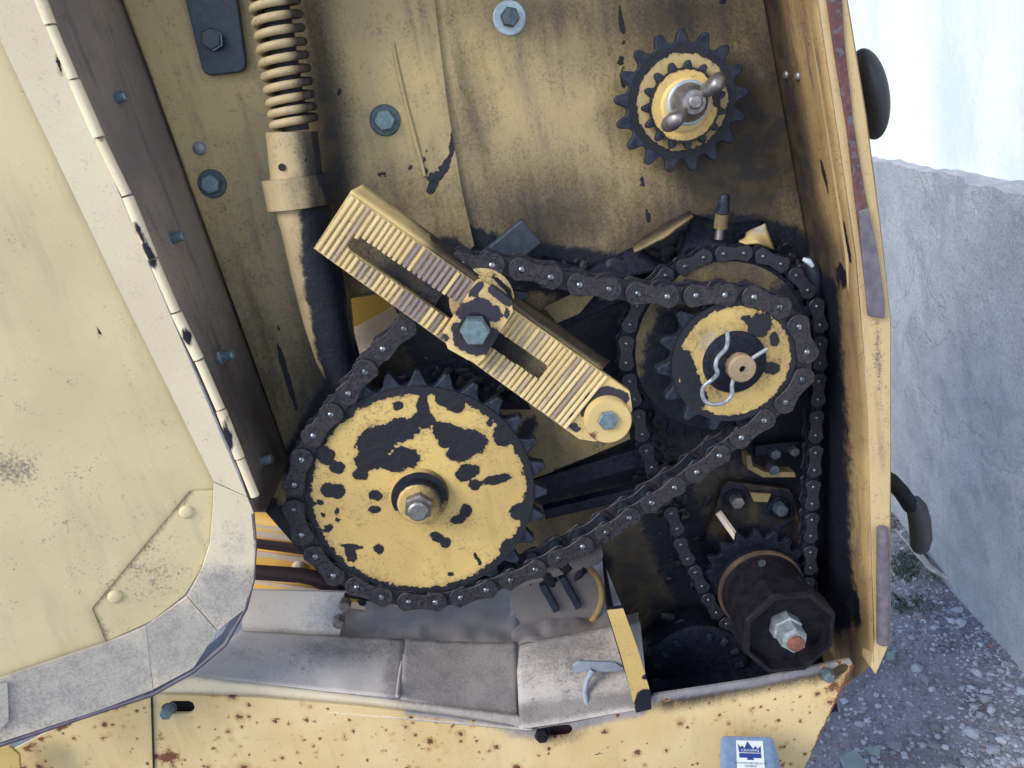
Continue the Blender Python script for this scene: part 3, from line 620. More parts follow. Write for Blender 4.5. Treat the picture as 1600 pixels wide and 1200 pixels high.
# ------------------------------------------------------------------ hinged door
hA, hB = P(20, -100, YF-0.004), P(398, 806, YF-0.004)
hdir = (hB-hA).normalized()
dside = Vector((-1, -math.tan(math.radians(20)), 0)); dn = hdir.cross(dside).normalized()
if dn.y > 0: dn = -dn
def PD(x, y, off=0.0): return PN(x, y, hA+dn*off, dn)
door = thing('access_door', 'pale yellow hinged access door swung open on the left', 'door', hB)
d_out = [(16, -100), (60, 5), (396, 800), (400, 850), (397, 905), (385, 950), (352, 1008), (302, 1050), (240, 1086), (160, 1112), (0, 1166), (-260, 1250)]
d_in = [(-52, -70), (0, 62), (168, 415), (334, 752), (332, 800), (328, 850), (315, 890), (290, 930), (240, 970), (165, 1005), (0, 1060), (-260, 1150)]
def door_slab(name, px, off, th, mat, cell, fields, bevel=0, parent=None):
    me = slab_mesh([PD(x, y, off) for x, y in px], -dn*th, (), cell); paint(me, fields); return own(name, me, mat, parent or door, None, bevel)
door_slab('door_panel', [(-60, -100)]+d_in[1:]+[(-300, 1150), (-300, -100)], -0.004, 0.003, M['door'], 0.012,
          {'grime': [('e', 20, 730, 70, 45, 20, 0.72), ('e', 110, 790, 140, 110, 10, 0.42), ('e', 120, 920, 160, 110, 0, 0.36), ('e', 0, 640, 60, 60, 0, 0.34), ('e', 220, 900, 90, 110, 0, .4)], 'chip': [('e', 90, 980, 4, 2.5, 0), ('e', 205, 963, 4, 2, 20), ('e', 155, 519, 2.5, 2.5, 0), ('l', [(50, 535), (60, 552)], 1.6), ('e', 58, 628, 4, 2, 0)]})
# rim in folded segments
segs = [([(16, -100), (60, 5), (386, 776), (334, 752), (168, 415), (0, 62), (-62, -100)], {'dust': [('e', 340, 760, 30, 14, 0, .5)], 'chip': [('l', [(88, 85), (96, 122)], 7, 0.62)], 'soot_shade': []}),
        ([(386.8, 777), (396, 800), (400, 850), (397, 905), (385, 950), (340, 985), (293, 932), (315, 890), (328, 850), (332, 800), (334.5, 754)], {'grime': [('e', 330, 950, 120, 120, 0, .55)], 'dust': [('e', 350, 930, 60, 50, 0, 1.0), ('e', 370, 860, 40, 60, 0, .5)]}),
        ([(339, 986), (302, 1044), (240, 1077), (229, 979), (240, 970.5), (292, 933)], {'grime': [('e', 330, 950, 120, 120, 0, .55)], 'dust': [('e', 270, 1000, 90, 60, 0, 1.1)]}),
        ([(239, 1078), (160, 1108), (0, 1160), (-260, 1245), (-260, 1150), (0, 1060.5), (165, 1005.5), (228, 980)], {'grime': [('e', 120, 1080, 240, 90, -15, .6)], 'dust': [('e', 120, 1060, 190, 80, -15, 1.05), ('l', [(165, 1005), (185, 1090)], 10, 1.3)]})]
for px, fl in segs: door_slab('rim_segment', px, 0.004, 0.003, M['rim'], 0.008, fl, 0.0008)
# rolled edge of the rim
edge = [(398, 802), (402, 850), (399, 905), (387, 952), (354, 1010), (304, 1052), (240, 1088), (160, 1114), (0, 1168), (-260, 1252)]
vs_, fs = [], []
for x, y in edge:
    p0 = PD(x, y, 0.004); vs_ += [p0, p0-dn*0.022]
for k in range(len(edge)-1): fs.append((2*k, 2*k+2, 2*k+3, 2*k+1))
o = own('rim_edge', mesh(vs_, fs), M['seal'], door, 60); o.modifiers.new('sheet', 'SOLIDIFY').thickness = 0.003
gs = door_slab('corner_gusset', [(296, 768), (333, 766), (331, 800), (327, 850), (314, 889), (289, 929), (239, 969), (165, 1003), (144, 951)], 0.0, 0.0022, M['door'], 0.006, {'soot_shade': [('l', [(296, 768), (144, 951)], 5, 0.55), ('l', [(144, 951), (165, 1003)], 5, .6)], 'grime': [('e', 240, 890, 120, 120, 0, .5)]}, 0.0008)
for x, y in ((291, 800), (180, 932)):
    lathe('rivet', PD(x, y, 0.0002), [(0, 0), (0.0062, 0), (0.0058, -0.0012), (0.004, -0.002), (0, -0.0022)], M['door'], gs, 20, 60, axis=dn)
pl_ = door_slab('patch_plate', [(-60, 1072), (12, 1068), (14, 1126), (0, 1142), (-60, 1160)], 0.0065, 0.002, M['rim'], 0.006, {'dust': [('e', 0, 1100, 60, 60, 0, 1)]}, 0.0006)
# piano hinge knuckles
hp = [(34, -70), (76, 40), (112, 125), (152, 216), (196, 306), (236, 405), (272, 488), (308, 562), (342, 640), (372, 716), (396, 776)]
for k, (p0, p1) in enumerate(zip(hp[:-1], hp[1:])):
    a = P(p0[0]+3, p0[1], YF-0.006); b = P(p1[0]+3, p1[1], YF-0.006); d_ = (b-a).normalized()*0.0008
    tube('hinge_knuckle', [a+d_, (a+b)/2, b-d_], 0.0040 if k % 2 else 0.0046, M['rim'], door, 12, 50,
         fields={'grease': [('e', 238, 420, 8, 26, 0, 1), ('e', 292, 520, 8, 30, 0, .9), ('e', 215, 350, 8, 22, 0, .75), ('e', 355, 690, 10, 50, 0, .9), ('e', 158, 224, 8, 10, 0, .9)]})
# nuts and stud ends of the hinge on the side sheet
for x, y in ((168, 157), (259, 374), (338, 560), (399, 722)):
    c = P(x, y, YF*0.6); ax = Vector((1, 0, 0))
    nb = lathe('bolt', c+Vector((-0.001, 0, 0)), [(0, 0), (0.0072, 0), (0.0072, -0.006), (0.0062, -0.007), (0, -0.007)], M['zinc'], hous, 6, 25, axis=(1, -0.1, 0.05))
    lathe('stud_end', c+Vector((0.006, 0, 0)), [(0, 0), (0.0045, 0), (0.0045, -0.010), (0.0036, -0.011), (0, -0.011)], M['zinc'], nb, 16, 30, axis=(1, -0.1, 0.05))

# ------------------------------------------------------------------ spring and push rod
YS = -0.050
sprg = thing('spring_rod', 'yellow coil spring and push tube leaning beside the tensioner arm', 'spring', P(530, 600, YS))
a, b = P(409, -120, YS), P(462, 204, YS); ax = (b-a).normalized(); sx = Vector((0, 1, 0)).cross(ax).normalized(); sy = ax.cross(sx)
turns = 15.2; rs_ = rad(440, 100, YS, 34)
pts = []
for i in range(int(turns*28)+1):
    an = 2*pi*i/28; f = i/(turns*28); f = f if f < 0.86 else 0.86+(f-0.86)*0.85
    pts.append(a+(b-a)*f+(sx*math.cos(an)+sy*math.sin(an))*rs_)
tube('coil', pts, 0.0036, M['spring'], sprg, 10, 60, fields={'soot_shade': [('l', [(462, -50), (500, 210)], 20, 1.1)], 'grease': [('l', [(474, -50), (506, 210)], 12, 1.0)]})  # right side darkened: grease and the coil's shadow side painted together
tube('inner_rod', [a, b], 0.012, M['tooth'], sprg, 20)
def cyl(name, p0, p1, r0, r1, mat, fields=None, hollow=None, seg=40, sub=14):
    A, B = P(*p0, YS), P(*p1, YS); pts = [A.lerp(B, i/sub) for i in range(sub+1)]
    me = tube_mesh(pts, [r0+(r1-r0)*i/sub for i in range(sub+1)], seg)
    paint(me, fields or {}); return own(name, me, mat, sprg, 40)
sg = {'soot_shade': [('l', [(494, 200), (512, 330)], 24, 1.15), ('e', 480, 300, 30, 24, 0, .75)], 'grease': [('l', [(500, 205), (508, 275)], 14, 1.0), ('l', [(522, 285), (526, 320)], 14, 1.0)], 'chip': [('e', 489, 303, 5, 5, 0), ('e', 497, 293, 4, 4, 0), ('e', 483, 312, 4, 4, 0), ('e', 508, 306, 4, 4, 0), ('e', 478, 250, 3, 5, 0)]}
r1 = rad(458, 240, YS, 40)
cyl('cup', (456, 206), (464, 282), r1, r1*1.02, M['spring'], sg)
lathe('cup_hole', P(455, 258, YS)+Vector((-0.0035, -r1-0.0004, 0)), [(0, 0), (0.0032, 0), (0.0032, -0.0006), (0, -0.0006)], M['hole'], sprg, 16, axis=(-0.15, -1, 0.1))
r2 = rad(467, 300, YS, 54)
cA, cB = P(463, 276, YS), P(472, 322, YS)
me = lathe_mesh([(r2*0.86, 0), (r2, 0), (r2, -(cB-cA).length), (r2*0.86, -(cB-cA).length), (r2*0.86, 0)], 44)
me.transform(Vector((0, -1, 0)).rotation_difference((cB-cA).normalized()).to_matrix().to_4x4()); me.transform(Matrix.Translation(cA)); paint(me, sg); own('collar', me, M['spring'], sprg, 40)
tpts = [P(472, 318, YS), P(482, 360, YS), P(496, 430, YS), P(510, 500, YS), P(524, 555, YS), P(545, 605, YS), P(570, 650, YS)]
tr_ = [rad(480, 400, YS, q) for q in (42, 41, 40, 37, 33, 29, 27)]
tg = {'grease': [('l', [(512, 335), (514, 400), (524, 470), (541, 560), (560, 620)], 34, 1.35)], 'soot_shade': [('l', [(500, 330), (540, 600)], 30, 0.9)]}  # grease down the right, with the tube's shadow side painted in
pp = []; rr = []
for i in range(len(tpts)-1):
    for k in range(8): pp.append(tpts[i].lerp(tpts[i+1], k/8)); rr.append(tr_[i]+(tr_[i+1]-tr_[i])*k/8)
tube('push_tube', pp, rr, M['spring'], sprg, 48, 50, fields=tg)

# ------------------------------------------------------------------ sprockets
def gear_outline(R, N, rr, phase, tip=1.0, flat=0.07, pointed=False):
    """roller seats at phase + k*2pi/N on the pitch circle R"""
    pr = [(0, R-rr), (0.09, R-rr*0.96), (0.17, R-rr*0.8), (0.24, R-rr*0.5), (0.30, R-rr*0.05), (0.36, R+rr*0.5*tip), (0.5-flat, R+rr*1.05*tip), (0.5, R+rr*1.12*tip)]
    if pointed: pr = [(0, R-rr*0.9), (0.10, R-rr*0.86), (0.19, R-rr*0.62), (0.26, R-rr*0.1), (0.34, R+rr*0.5), (0.42, R+rr*0.8), (0.5, R+rr*0.86)]
    pr = pr+[(1-t_, r) for t_, r in reversed(pr[1:-1])]
    out = []
    for k in range(N):
        for t_, r in pr:
            a = phase+2*pi*(k+t_)/N; out.append((r*math.cos(a), r*math.sin(a)))
    return out
def gear(name, c, outl, th, mat, parent, holeR=0, bevel=0.001, fields=None, cell=0):
    pts = [c+Vector((x, -th/2, z)) for x, z in outl]
    hs = [[c+Vector((holeR*math.cos(2*pi*k/40), -th/2, holeR*math.sin(2*pi*k/40))) for k in range(40)]] if holeR else []
    me = slab_mesh(pts, Vector((0, th, 0)), hs, cell)
    if fields: paint(me, fields)
    return own(name, me, mat, parent, None, bevel)

# roller chain ----------------------------------------------------------
def closed_path(px, Y, n):
    pts = [P(x, y, Y) for x, y in px]; m = len(pts); dense = []
    for i in range(m):
        p0, p1, p2, p3 = pts[i-1], pts[i], pts[(i+1) % m], pts[(i+2) % m]
        for k in range(24):
            t_ = k/24
            dense.append(0.5*((2*p1)+(p2-p0)*t_+(2*p0-5*p1+4*p2-p3)*t_*t_+(3*p1-p0-3*p2+p3)*t_**3))
    L = [0]
    for i in range(len(dense)): L.append(L[-1]+(dense[(i+1) % len(dense)]-dense[i]).length)
    out = []; j = 0
    for k in range(n):
        s = L[-1]*k/n
        while L[j+1] < s: j += 1
        f = (s-L[j])/max(1e-9, L[j+1]-L[j]); out.append(dense[j].lerp(dense[(j+1) % len(dense)], f))
    return out, L[-1]
def dogbone(p, r, wst):
    o = []
    for s in (1, -1):
        for k in range(13):
            a = -pi/2*0.80+pi*0.80*k/12
            o.append((s*(p/2+r*math.cos(a)), s*r*math.sin(a)))
        o.append((s*p*0.16, s*wst)); o.append((0, s*wst*0.96)); o.append((-s*p*0.16, s*wst))
    return o
def plate_pair(p, r, wst, y0, y1, th):
    bm = bmesh.new(); ol = dogbone(p, r, wst)
    for ya in (y0, y1-th):
        me = slab_mesh([Vector((x, ya, z)) for x, z in ol], Vector((0, th, 0))); bm.from_mesh(me); bpy.data.meshes.remove(me)
    bmesh.ops.bevel(bm, geom=[e for e in bm.edges if e.calc_face_angle(0) > 0.9], offset=p*0.018, segments=1, affect='EDGES')
    return bm_mesh(bm)
def chain(name, label, px, Y, p_target, width, mats):
    _, L = closed_path(px, Y, 10); n = int(round(L/p_target/2))*2
    pts, L = closed_path(px, Y, n); p = L/n
    t_ = thing(name, label, 'chain', sum(pts, Vector())/n)
    th = p*0.10; hw = width/2
    ol = dogbone(p, p*0.43, p*0.31)
    def plate():
        bm = bmesh.new(); me = slab_mesh([Vector((x, -th/2, z)) for x, z in ol], Vector((0, th, 0))); bm.from_mesh(me); bpy.data.meshes.remove(me)
        bmesh.ops.bevel(bm, geom=[e for e in bm.edges if e.calc_face_angle(0) > 0.9], offset=p*0.02, segments=1, affect='EDGES')
        return bm_mesh(bm)
    mpl = plate(); mpi = plate()
    mr = lathe_mesh([(0, -hw+2.2*th), (p*0.30, -hw+2.2*th), (p*0.30, hw-2.2*th), (0, hw-2.2*th)], 18); smooth(mr, 40)
    mp = lathe_mesh([(0, hw+th*0.4), (p*0.12, hw+th*0.4), (p*0.12, -hw-th*0.5), (p*0.085, -hw-th*0.85), (0, -hw-th*1.1)], 18); smooth(mp, 60)
    def sub(nm, me, mat, par, loc):
        o = bpy.data.objects.new(nm, me); COL.objects.link(o); o.parent = par; o.location = loc
        if not me.materials: me.materials.append(mat)
    for i in range(n):
        a, b = pts[i], pts[(i+1) % n]; d = b-a; an = -math.atan2(d.z, d.x)
        outer = i % 2 == 0; yo = hw if outer else hw-th*1.5
        jz = Vector((random.uniform(-1, 1), 0, random.uniform(-1, 1)))*p*0.018
        o = place('outer_link' if outer else 'inner_link', mpl if outer else mpi, M[mats[0] if outer else mats[3]], t_, (a+b)/2+Vector((0, -yo+random.uniform(-1, 1)*0.0003, 0))+jz, (random.uniform(-.03, .03), an+random.uniform(-.03, .03), 0))
        sub('rear_plate', mpl if outer else mpi, None, o, (0, 2*yo, 0))
        for sg_ in (-1, 1):
            if outer: sub('pin', mp, M[mats[1]], o, (sg_*d.length/2, yo, 0))
            else: sub('roller', mr, M[mats[2]], o, (sg_*d.length/2, yo, 0))
    return pts, p
YC = -0.085
bigc = [(721, 408), (764, 409), (806, 416), (848, 427), (889, 438), (931, 445), (973, 452), (1016, 457), (1058, 459), (1100, 458), (1142, 457), (1183, 464), (1218, 482), (1241, 509), (1252, 541), (1248, 577), (1228, 612), (1196, 641), (1164, 667), (1133, 691), (1103, 714), (1042, 758), (979, 799), (917, 838), (856, 868), (791, 898), (727, 921), (690, 929), (656, 931), (618, 926), (584, 917), (554, 904), (523, 886), (500, 862), (480, 835), (467, 800), (462, 768), (466, 735), (476, 705), (493, 675), (516, 645), (543, 612), (583, 560), (603, 537), (640, 500), (676, 458), (693, 424)]
cpts, cp = chain('drive_chain', 'heavy oily roller chain running round the large yellow sprocket', bigc, YC, rad(660, 765, YC, 43), 0.026, ('link', 'pin', 'tooth', 'link2'))

# large sprocket: fit the pitch circle through the wrapped pins
def fit(sel):
    n = len(sel); mx = sum(p.x for p in sel)/n; mz = sum(p.z for p in sel)/n
    Suu = Svv = Suv = Su3 = Sv3 = 0.0
    for p in sel:
        u, v = p.x-mx, p.z-mz; Suu += u*u; Svv += v*v; Suv += u*v; Su3 += u*(u*u+v*v); Sv3 += v*(u*u+v*v)
    det = Suu*Svv-Suv*Suv; uc = (Su3*Svv-Sv3*Suv)/2/det; vc = (Sv3*Suu-Su3*Suv)/2/det
    return mx+uc, mz+vc, math.sqrt(uc*uc+vc*vc+(Suu+Svv)/n)
sel = [p for p in cpts if pix(p)[0] < 740 and pix(p)[1] > 600 and (pix(p)[0] < 560 or pix(p)[1] > 800)]
cx, cz, R1 = fit(sel)
print('large sprocket', pix(Vector((cx, YC, cz))), R1, cp, 2*pi*R1/cp)
C1 = Vector((cx, YC, cz)); N1 = int(round(2*pi*R1/cp))
ph = math.atan2(sel[0].z-cz, sel[0].x-cx)
lsp = thing('large_sprocket', 'large round sprocket with chipped yellow face and black greasy teeth', 'sprocket', C1)
gear('toothed_wheel', C1, gear_outline(R1, N1, cp*0.30, ph, 0.62, 0.12), 0.013, M['tooth'], lsp, 0, 0.0015)
fc = [('e', 590, 688, 32, 24, -25), ('e', 580, 715, 26, 18, -20), ('e', 625, 672, 30, 17, -10), ('e', 632, 716, 22, 16, 0), ('e', 612, 726, 20, 10, 20), ('e', 662, 655, 16, 14, 0), ('e', 660, 635, 9, 18, 0), ('e', 700, 676, 26, 15, 20), ('e', 735, 692, 24, 20, 0), ('e', 716, 708, 18, 13, 0), ('e', 563, 741, 12, 9, 10),
      ('e', 730, 738, 18, 12, -20), ('e', 776, 749, 22, 7, -12), ('e', 742, 757, 9, 9, 0), ('e', 700, 690, 14, 10, 0), ('e', 512, 765, 11, 11, 0), ('e', 528, 768, 10, 11, 0), ('e', 587, 774, 10, 8, 0), ('e', 585, 796, 9, 6, 0), ('e', 527, 798, 3.5, 6, 20), ('e', 528, 812, 4, 4, 0), ('e', 684, 840, 12, 7, 30), ('e', 696, 848, 7, 8, 30), ('e', 728, 798, 9, 10, 0), ('e', 716, 812, 12, 6, -10), ('e', 592, 858, 8, 7, 30), ('e', 704, 897, 5, 3, 0),
      ('e', 508, 712, 15, 13, 0), ('e', 526, 730, 12, 9, 20), ('e', 622, 634, 8, 7, 0), ('e', 812, 798, 16, 11, -35), ('e', 550, 854, 16, 4, 5), ('e', 548, 866, 8, 12, -30), ('l', [(690, 622), (716, 634)], 11, .95), ('e', 500, 785, 6, 4, 0), ('e', 514, 825, 8, 5, -40), ('e', 785, 682, 16, 14, 50), ('e', 765, 660, 5, 6, 0), ('e', 505, 805, 4, 3, 0), ('e', 795, 856, 16, 12, -40), ('l', [(742, 866), (750, 880)], 2.5)]
rf = R1*0.985
def rim_grease(v, cx=cx, cz=cz):
    d = math.hypot(v.x-cx, v.z-cz)/R1; return max(0, min(1, (d-0.80)/0.16))
me = slab_mesh([C1+Vector((R1*0.93*math.cos(2*pi*k/72), -0.0085, R1*0.93*math.sin(2*pi*k/72))) for k in range(72)], Vector((0, 0.004, 0)), (), 0.003)
paint(me, {'chip': lambda v: max(1.08*field_value(fc, *pix(v)), max(0, min(1, (math.hypot(v.x-cx, v.z-cz)/R1-0.765)/0.2)))}); own('face_disc', me, M['yellow'], lsp)
hb = C1+Vector((0, -0.008, 0))
hr = rad(660, 765, YC, 45)
hgf = {'grease': lambda v: (0.62 if 0.70 < math.hypot(v.x-cx, v.z-cz)/hr < 0.97 and v.z > cz-hr*0.3 else 0.2), 'soot_shade': [('e', 690, 765, 26, 30, 0, .9)]}
lathe('hub', hb, [(0, 0), (hr, 0), (hr, -0.006), (hr*0.95, -0.0085), (hr*0.76, -0.009), (hr*0.74, -0.020), (hr*0.66, -0.0225), (0, -0.0225)], M['yellow'], lsp, 48, 35, fields=hgf)
lathe('hub_nut', hb+Vector((0, -0.022, 0)), [(0, 0), (hr*0.50, 0), (hr*0.50, -0.008), (hr*0.44, -0.010), (0, -0.010)], M['steel'], lsp, 6, 25, 0.2)
lathe('hub_stud', hb+Vector((0, -0.031, 0)), [(0, 0), (hr*0.34, 0), (hr*0.34, -0.006), (hr*0.28, -0.0075), (0, -0.0075)], M['steel'], lsp, 24, 35)

# clutch sprocket pair on the right shaft
sel = [p for p in cpts if pix(p)[0] > 1175 and pix(p)[1] < 640]
cx2, cz2, R2 = fit(sel); print('small sprocket', pix(Vector((cx2, YC, cz2))), R2)
C2 = P(1141, 560, YC); R2 = rad(1141, 560, YC, 106)
N2 = int(round(2*pi*R2/cp)); ph = math.atan2(sel[len(sel)//2].z-C2.z, sel[len(sel)//2].x-C2.x)
YB = -0.048
csp = thing('clutch_sprocket', 'two stacked sprockets with chipped yellow disc, held by a hairpin clip', 'sprocket', C2)
gear('front_wheel', C2, gear_outline(R2, N2, cp*0.30, ph, 0.7, 0.1), 0.012, M['tooth'], csp, 0, 0.0015)
me = slab_mesh([C2+Vector((R2*0.90*math.cos(2*pi*k/64), -0.012, R2*0.90*math.sin(2*pi*k/64))) for k in range(64)], Vector((0, 0.007, 0)), (), 0.003)
c2x, c2z = C2.x, C2.z
c2chip = [('l', [(1065, 560), (1080, 600), (1090, 625)], 16, 1.0), ('e', 1187, 508, 20, 20, 0), ('e', 1205, 575, 14, 10, 0), ('e', 1165, 497, 8, 5, 0), ('e', 1210, 530, 8, 12, 0)]
paint(me, {'chip': lambda v: max(field_value(c2chip, *pix(v)), max(0, min(1, (math.hypot(v.x-c2x, v.z-c2z)/R2-0.70)/0.22))), 'soot_shade': [('e', 1185, 540, 50, 50, 0, .5), ('e', 1110, 610, 40, 30, 0, .4), ('e', 1100, 520, 40, 30, 0, .35)], 'dust': [('e', 1115, 540, 26, 30, 0, .6)]})
own('face_disc', me, M['yellow'], csp)
k = rad(1141, 560, YC, 40)
lathe('hub_ring', C2+Vector((0, -0.012, 0)), [(0, 0), (k*1.22, 0), (k*1.2, -0.002), (k, -0.004), (k, -0.006), (k*0.62, -0.010), (0, -0.010)], M['grease'], csp, 40)
k = rad(1141, 560, YC, 21)
lathe('shaft_end', C2+Vector((0, -0.020, 0)), [(0, 0), (k, 0), (k, -0.014), (k*0.9, -0.0155), (k*0.24, -0.0155), (k*0.2, -0.010), (0, -0.010)], painted('worn shaft end', (0.36, 0.26, 0.15), (0.17, 0.13, 0.09), 0.8, 0.4), csp, 32, fields={'grease': lambda v: 0.62 if v.y > C2.y-0.030 else 0.25})
CB = P(1124, 541, YB); RB = rad(1124, 541, YB, 147)
M['oily'] = painted('oily yellow disc', (0.27, 0.20, 0.085), (0.17, 0.13, 0.06), 0.9, 0.5)
me = slab_mesh([CB+Vector((RB*0.90*math.cos(2*pi*q/64), -0.006, RB*0.90*math.sin(2*pi*q/64))) for q in range(64)], Vector((0, 0.010, 0)), (), 0.005)
paint(me, {'grease': [('e', 1050, 570, 46, 95, 10, 1.05), ('e', 1040, 500, 20, 20, 0, .7), ('l', [(1000, 650), (1080, 670), (1200, 640)], 40, 1.0), ('e', 1250, 540, 60, 120, 0, 1)], 'soot_shade': lambda v: 0.5})
own('rear_disc', me, M['oily'], csp)
smallc = [(1066, 414), (1096, 401), (1127, 395), (1157, 394), (1187, 399), (1213, 409), (1236, 426), (1255, 448), (1269, 472), (1275, 500), (1276, 540), (1274, 600), (1271, 660), (1268, 720), (1265, 780), (1262, 840), (1259, 900), (1248, 945), (1222, 975), (1185, 988), (1148, 978), (1120, 955), (1101, 925), (1084, 890), (1065, 854), (1051, 810), (1033, 768), (1017, 728), (1003, 684), (994, 645), (984, 603), (976, 565), (976, 532), (982, 504), (995, 474), (1012, 450), (1038, 428)]
spts, sp2 = chain('timing_chain', 'lighter grease caked chain round the rear sprocket and lower shaft', smallc, YB, rad(1124, 541, YB, 30), 0.016, ('link2', 'pin2', 'grease', 'grease'))
NB = int(round(2*pi*RB/sp2)); gear('rear_teeth', CB, gear_outline(RB, NB, sp2*0.3, 0.1, 1.0), 0.007, M['grease'], csp, RB*0.86, 0.001)
# hairpin clip
YP = YC-0.030
clip = tube('hairpin_clip', spline([P(1136, 518, YP), P(1137, 530, YP), P(1134, 545, YP), P(1122, 558, YP-0.006), P(1118, 572, YP-0.007), P(1121, 583, YP-0.006), P(1113, 593, YP), P(1101, 602, YP+0.001), P(1097, 614, YP+0.002), P(1102, 627, YP+0.002), P(1116, 632, YP+0.002), P(1133, 628, YP+0.002), P(1143, 617, YP+0.002), P(1144, 600, YP+0.002), P(1150, 585, YP+0.003), P(1170, 564, YP+0.003), P(1199, 545, YP+0.002)]), 0.0020, M['silver'], None, 10)
tag(clip, 'bent silver hairpin clip through the right shaft end', 'clip')

# idler sprocket behind the arm
CI = P(752, 464, YC); RI = rad(748, 466, YC, 58)
idl = thing('idler_sprocket', 'small greasy idler sprocket half hidden behind the tensioner arm', 'sprocket', CI)
gear('toothed_wheel', CI, gear_outline(RI, 9, cp*0.30, 0.9, 1.1), 0.012, M['tooth'], idl, 0, 0.0012)
k = rad(748, 466, YC, 50)
lathe('bush', CI+Vector((0, -0.005, 0)), [(0, 0), (k, 0), (k, -0.010), (k*0.92, -0.012), (k*0.8, -0.012), (k*0.8, -0.018), (k*0.6, -0.019), (0, -0.019)], M['arm'], idl, 40, 35, fields={'grease': [('l', [(770, 430), (795, 455), (800, 480)], 5, .8)], 'soot_shade': lambda v: 0.3})

# ------------------------------------------------------------------ chain tensioner
YA = -0.116
ten = thing('chain_tensioner', 'ridged yellow slotted tensioner arm set diagonally across the chain', 'tensioner', P(948, 650, YA))
arm = [(490, 388), (546, 302), (984, 612), (988, 640), (975, 676), (930, 690), (905, 686)]
e0 = P(518, 345, YA); e1 = P(945, 648, YA); ud = (e1-e0).normalized(); vd = Vector((-ud.z, 0, ud.x))
slotp = [(557, 366), (571, 371), (853, 570), (859, 581), (856, 591), (842, 595), (830, 590), (549, 392), (540, 378), (546, 367)]
ap = pslab('arm_plate', arm, YA, 0.010, M['arm'], ten, [slotp], 0.005, bevel=0.0008, fields={'soot_shade': [('e', 690, 440, 90, 50, 36, .5), ('l', [(510, 365), (880, 625)], 60, 0.42)], 'chip': [('l', [(915, 640), (925, 622), (950, 612), (975, 622)], 8, 1.25), ('e', 892, 649, 6, 5, 0), ('e', 898, 668, 11, 6, 20), ('e', 911, 645, 5, 7, 0)]})  # plate darkened along the ridges so the gaps between them read dark
# ridges: separate bars across the plate, cut short beside the slot
def uv(x, y): q = P(x, y, YA)-e0; return q.dot(ud), q.dot(vd)
u0, va0 = uv(490, 388); u0b, vb0 = uv(546, 302); u_end, _ = uv(893, 664); u_endb, vb1 = uv(958, 594)
us0, vs0 = uv(548, 378); us1, vs1 = uv(853, 584)
NR = 54
vlow = lambda u: va0+(uv(905, 686)[1]-va0)*(u-u0)/(uv(905, 686)[0]-u0)
vhig = lambda u: vb0+(uv(984, 612)[1]-vb0)*(u-u0b)/(uv(984, 612)[0]-u0b)
pitch_r = (min(u_end, u_endb)-max(u0, u0b)-0.002)/NR
def ridge_mesh(L, wdt):
    hw = wdt/2; h_ = wdt*0.6
    v = [(-hw, 0, -L/2), (-hw*0.45, -h_, -L/2), (hw*0.45, -h_, -L/2), (hw, 0, -L/2)]; v += [(x, y, L/2) for x, y, z in v]
    me = mesh(v, [(0, 1, 2, 3), (7, 6, 5, 4), (0, 4, 5, 1), (1, 5, 6, 2), (2, 6, 7, 3), (3, 7, 4, 0)])
    bm = bmesh.new(); bm.from_mesh(me); return bm_mesh(bm)
cache = {}
ang = -math.atan2(ud.z, ud.x)
M['ridge'] = painted('ridge paint', (0.66, 0.52, 0.28), (0.56, 0.42, 0.20), 0.3, 0.1)
M['ridge2'] = painted('ridge paint scuffed', (0.56, 0.44, 0.25), (0.30, 0.235, 0.19), 0.6, 0.1)
M['ridged'] = painted('ridge worn bare', (0.27, 0.22, 0.22), (0.20, 0.155, 0.16), 0.5, 0.1)
def ridge(u, v0, v1, dirty=False):
    L = round((v1-v0)*1000)/1000
    key = (L, 'ridged' if dirty and random.random() < 0.85 else random.choice(('ridge', 'ridge', 'ridge2')))
    if key not in cache: cache[key] = ridge_mesh(L, pitch_r*0.80)
    c = e0+ud*(u+random.uniform(-1, 1)*pitch_r*0.05)+vd*((v0+v1)/2+random.uniform(-1, 1)*0.0004)
    place('ridge', cache[key], M[key[1]], ap, c+Vector((0, 0.0002+random.uniform(0, 0.0004), 0)), (0, ang+random.uniform(-.008, .008), 0))
vslot = lambda u: vs0+(vs1-vs0)*(u-us0)/(us1-us0)
shw = rad(600, 430, YA, 14)
for i in range(NR):
    u = max(u0, u0b)+0.001+pitch_r*(i+0.5); f = i/NR
    lo, hi = vlow(u)+0.0008, vhig(u)-0.0008
    if us0+0.0005 < u < us1-0.0005:
        de = max(0.0, us0+shw-u, u-(us1-shw)); hw_ = math.sqrt(max(0.0, shw*shw-de*de))+0.0003
        ridge(u, lo, vslot(u)-hw_, 15 < i < 30 and i % 7 != 0); ridge(u, vslot(u)+hw_, hi, 12 < i < 31)
    else: ridge(u, lo, hi)
pslab('arm_back', [(534, 356), (572, 352), (700, 440), (884, 574), (876, 606), (838, 608), (680, 500), (528, 392)], YA+0.022, 0.004, M['spring'], ten, (), 0.005, fields={'soot_shade': [('l', [(630, 430), (790, 545)], 36, 1.0)], 'grease': [('l', [(680, 470), (770, 530)], 26, .95)], 'grime': lambda v: .5})
